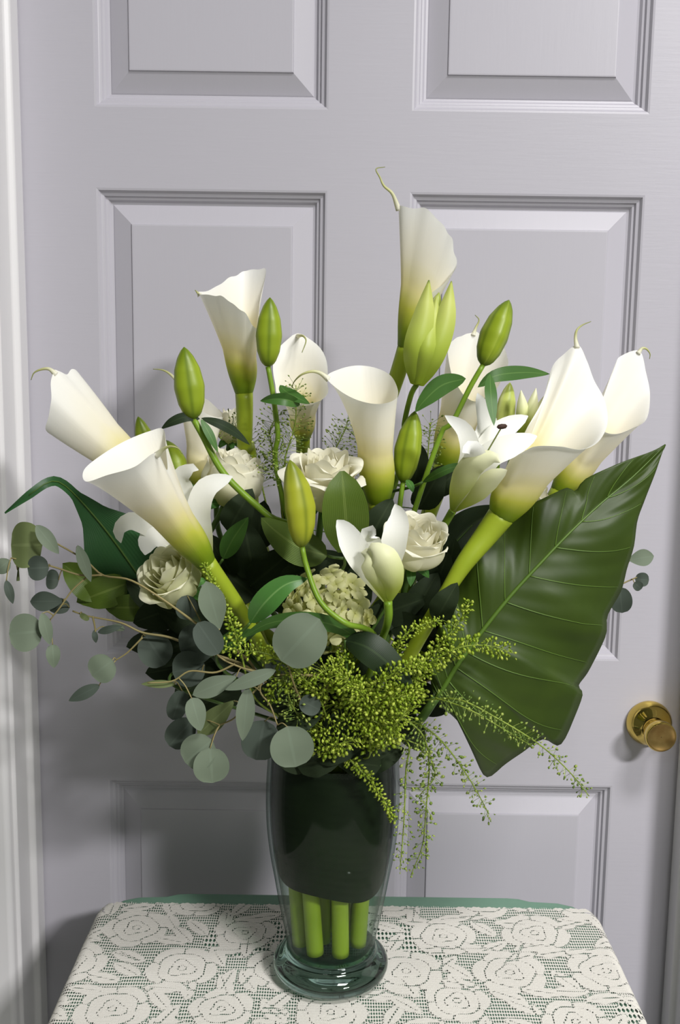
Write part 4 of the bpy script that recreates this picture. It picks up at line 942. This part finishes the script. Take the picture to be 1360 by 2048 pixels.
spray('thin spray drooping beside the vase with a full tip', [(810, 1440, .06), (850, 1455, .07), (890, 1490, .075), (940, 1560, .07), (978, 1628, .065)], 130, 24, 7, mat='pod_fine', taper=.1)
spray('sparse trailing spray hanging straight down beside the vase', [(800, 1430, .065), (845, 1470, .075), (858, 1530, .07), (852, 1620, .065), (845, 1690, .06), (822, 1750, .06)], 150, 26, 8, mat='pod_fine', taper=.3)
spray('sparse trailing spray hanging close along the glass', [(790, 1470, .06), (818, 1490, .075), (812, 1540, .07), (808, 1640, .066), (800, 1740, .062)], 90, 22, 7, mat='pod_fine', taper=.1, side=[([(815, 1480, .075), (850, 1500, .075), (870, 1550, .07), (840, 1590, .07)], 60)])
spray('green spray spilling over the rim down the front of the vase', [(690, 1500, .066), (705, 1525, .078), (740, 1560, .080), (770, 1605, .076), (788, 1640, .070)], 150, 16, 8)
for lab, pts, n_ in [('airy spray of tiny pods behind the round forward-facing calla', [(640, 960, -.04), (670, 900, -.04), (690, 860, -.04), (695, 840, -.04)], 70), ('airy spray of tiny pods between the upright bud and the rose', [(555, 960, -.01), (545, 900, -.01), (540, 860, -.01), (556, 830, -.01)], 90),
                     ('airy spray of tiny pods around the frilled calla stem', [(528, 990, -.062), (512, 920, -.068), (490, 870, -.066), (458, 846, -.062)], 100), ('airy spray of tiny pods beside the central calla mouth', [(735, 990, -.01), (728, 930, -.01), (716, 880, -.01), (712, 845, -.01)], 80),
                     ('airy spray of tiny pods against the closed bud behind the central calla', [(850, 980, -.05), (855, 920, -.05), (858, 880, -.05), (862, 845, -.05)], 60), ('airy spray of tiny pods along the upright bud stem', [(575, 990, .0), (570, 920, .005), (590, 850, .005), (592, 770, .005)], 90)]:
    spray(lab, pts, int(n_*1.9), 42, 5.5, 'pod_fine', taper=.25)
sprig('dark leafy sprig lying along the front of the vase rim', [(600, 1440, 50, .062, 20), (640, 1524, 48, .046, 8), (715, 1526, 48, .046, 172), (768, 1512, 44, .040, 20), (580, 1516, 44, .040, 160), (670, 1500, 50, .050, 0), (750, 1495, 46, .05, 10), (690, 1445, 50, .06, 40), (790, 1440, 44, .05, 130)])
spray('low green spray tangled at the glass rim', [(600, 1500, .06), (640, 1470, .085), (690, 1440, .095), (740, 1440, .10), (780, 1460, .098)], 190, 30, 9, taper=.1)
spray('bushy green spray between the round eucalyptus leaves and the vase', [(620, 1490, .06), (600, 1440, .09), (580, 1400, .10), (570, 1350, .10)], 150, 32, 8, taper=.1, mat='pod_fine')
spray('bright green spray hanging in front of the hydrangea base', [(720, 1430, .08), (710, 1380, .105), (670, 1340, .112), (640, 1345, .112)], 150, 32, 9, taper=.1)

# ------------------------------------------------------------------ bend the stems clear of each other, then grow what hangs on them
def relax(its=100):
    P0 = np.vstack([d['p'] for d in STEMS]); R = np.concatenate([d['r'] for d in STEMS]); W = np.concatenate([d['free'] for d in STEMS])
    names = sorted({d['root'].name for d in STEMS}); own = np.concatenate([np.full(len(d['p']), names.index(d['root'].name)) for d in STEMS])
    sl = []; c = 0
    for d in STEMS: sl.append(slice(c, c+len(d['p']))); c += len(d['p'])
    ob = []; ow = []
    for e in REG:
        if e[0] not in names: continue
        v = e[1]; ob.append(v); ow += [names.index(e[0])]*len(v); fc = np.array([np.mean(v[list(f)], 0) for f in e[2]]) if len(e[2]) < 4000 else np.zeros((0, 3)); ob.append(fc); ow += [names.index(e[0])]*len(fc)
    ob = np.vstack(ob); ow = np.array(ow); kd_o = KDTree(len(ob))
    for i, v in enumerate(ob): kd_o.insert(v, i)
    kd_o.balance()
    D = np.zeros_like(P0); live = np.nonzero(W > 0)[0]
    for it in range(its):
        P = P0+D; kd = KDTree(len(P))
        for i, v in enumerate(P): kd.insert(v, i)
        kd.balance(); G = np.zeros_like(P); cnt = 0
        for i in live:
            ri = R[i]; pi = P[i]
            for co, j, dist in kd.find_range(pi, ri+.0098):
                if own[j] == own[i]: continue
                need = ri+R[j]+.0011
                if dist < need:
                    v = pi-P[j]; G[i] += (v/(dist+1e-6) if dist > 1e-5 else nz(nrg.normal(0, 1, 3)))*(need-dist)*(.5 if W[j] > 0 else 1.0); cnt += 1
            if it % 2 == 0:
                for co, j, dist in kd_o.find_range(pi, ri+.0022):
                    if ow[j] != own[i]: G[i] += nz(pi-ob[j])*(ri+.0022-dist)*.5
        m = np.linalg.norm(G, axis=1); G *= np.minimum(1, .004/(m+1e-9))[:, None]
        for s_ in sl:                                             # spread each push along its stem
            g_ = G[s_]
            if len(g_) > 6 and np.abs(g_).sum() > 0:
                k_ = np.array([.12, .28, .55, .85, 1, .85, .55, .28, .12]); 
                for ax_ in range(3): g_[:, ax_] = np.convolve(np.pad(g_[:, ax_], 4), k_, 'valid')*.75
                D[s_] += g_*W[s_][:, None]
                q = D[s_].copy(); q[1:-1] = .5*q[1:-1]+.25*(q[:-2]+q[2:]); D[s_] = q*np.minimum(1, W[s_])[:, None]
    for d, s_ in zip(STEMS, sl): d['p'] = P0[s_]+D[s_]
relax()
for d in STEMS:
    q = d['p']; st_ = max(1, len(q)//60); pts = list(q[:-1:st_])+[q[-1]]; rr = list(d['r'][:-1:st_])+[d['r'][-1]]
    tube(d['name'], pts, rr, d['mat'], d['root'], d['ns'], len(pts)+6)
for e in EUCS: grow_eucalyptus(*e)
for e in SPRIGS: grow_sprig(*e)
bv, bf, OWNER = [], [], []
for e in REG:
    b = len(bv); bv += [tuple(v) for v in e[1]]; bf += [tuple(int(i)+b for i in f) for f in e[2]]; OWNER += [e[0]]*len(e[2])
ALLB = BVHTree.FromPolygons(bv, bf)
for e in SPRAYS: grow_spray(*e)
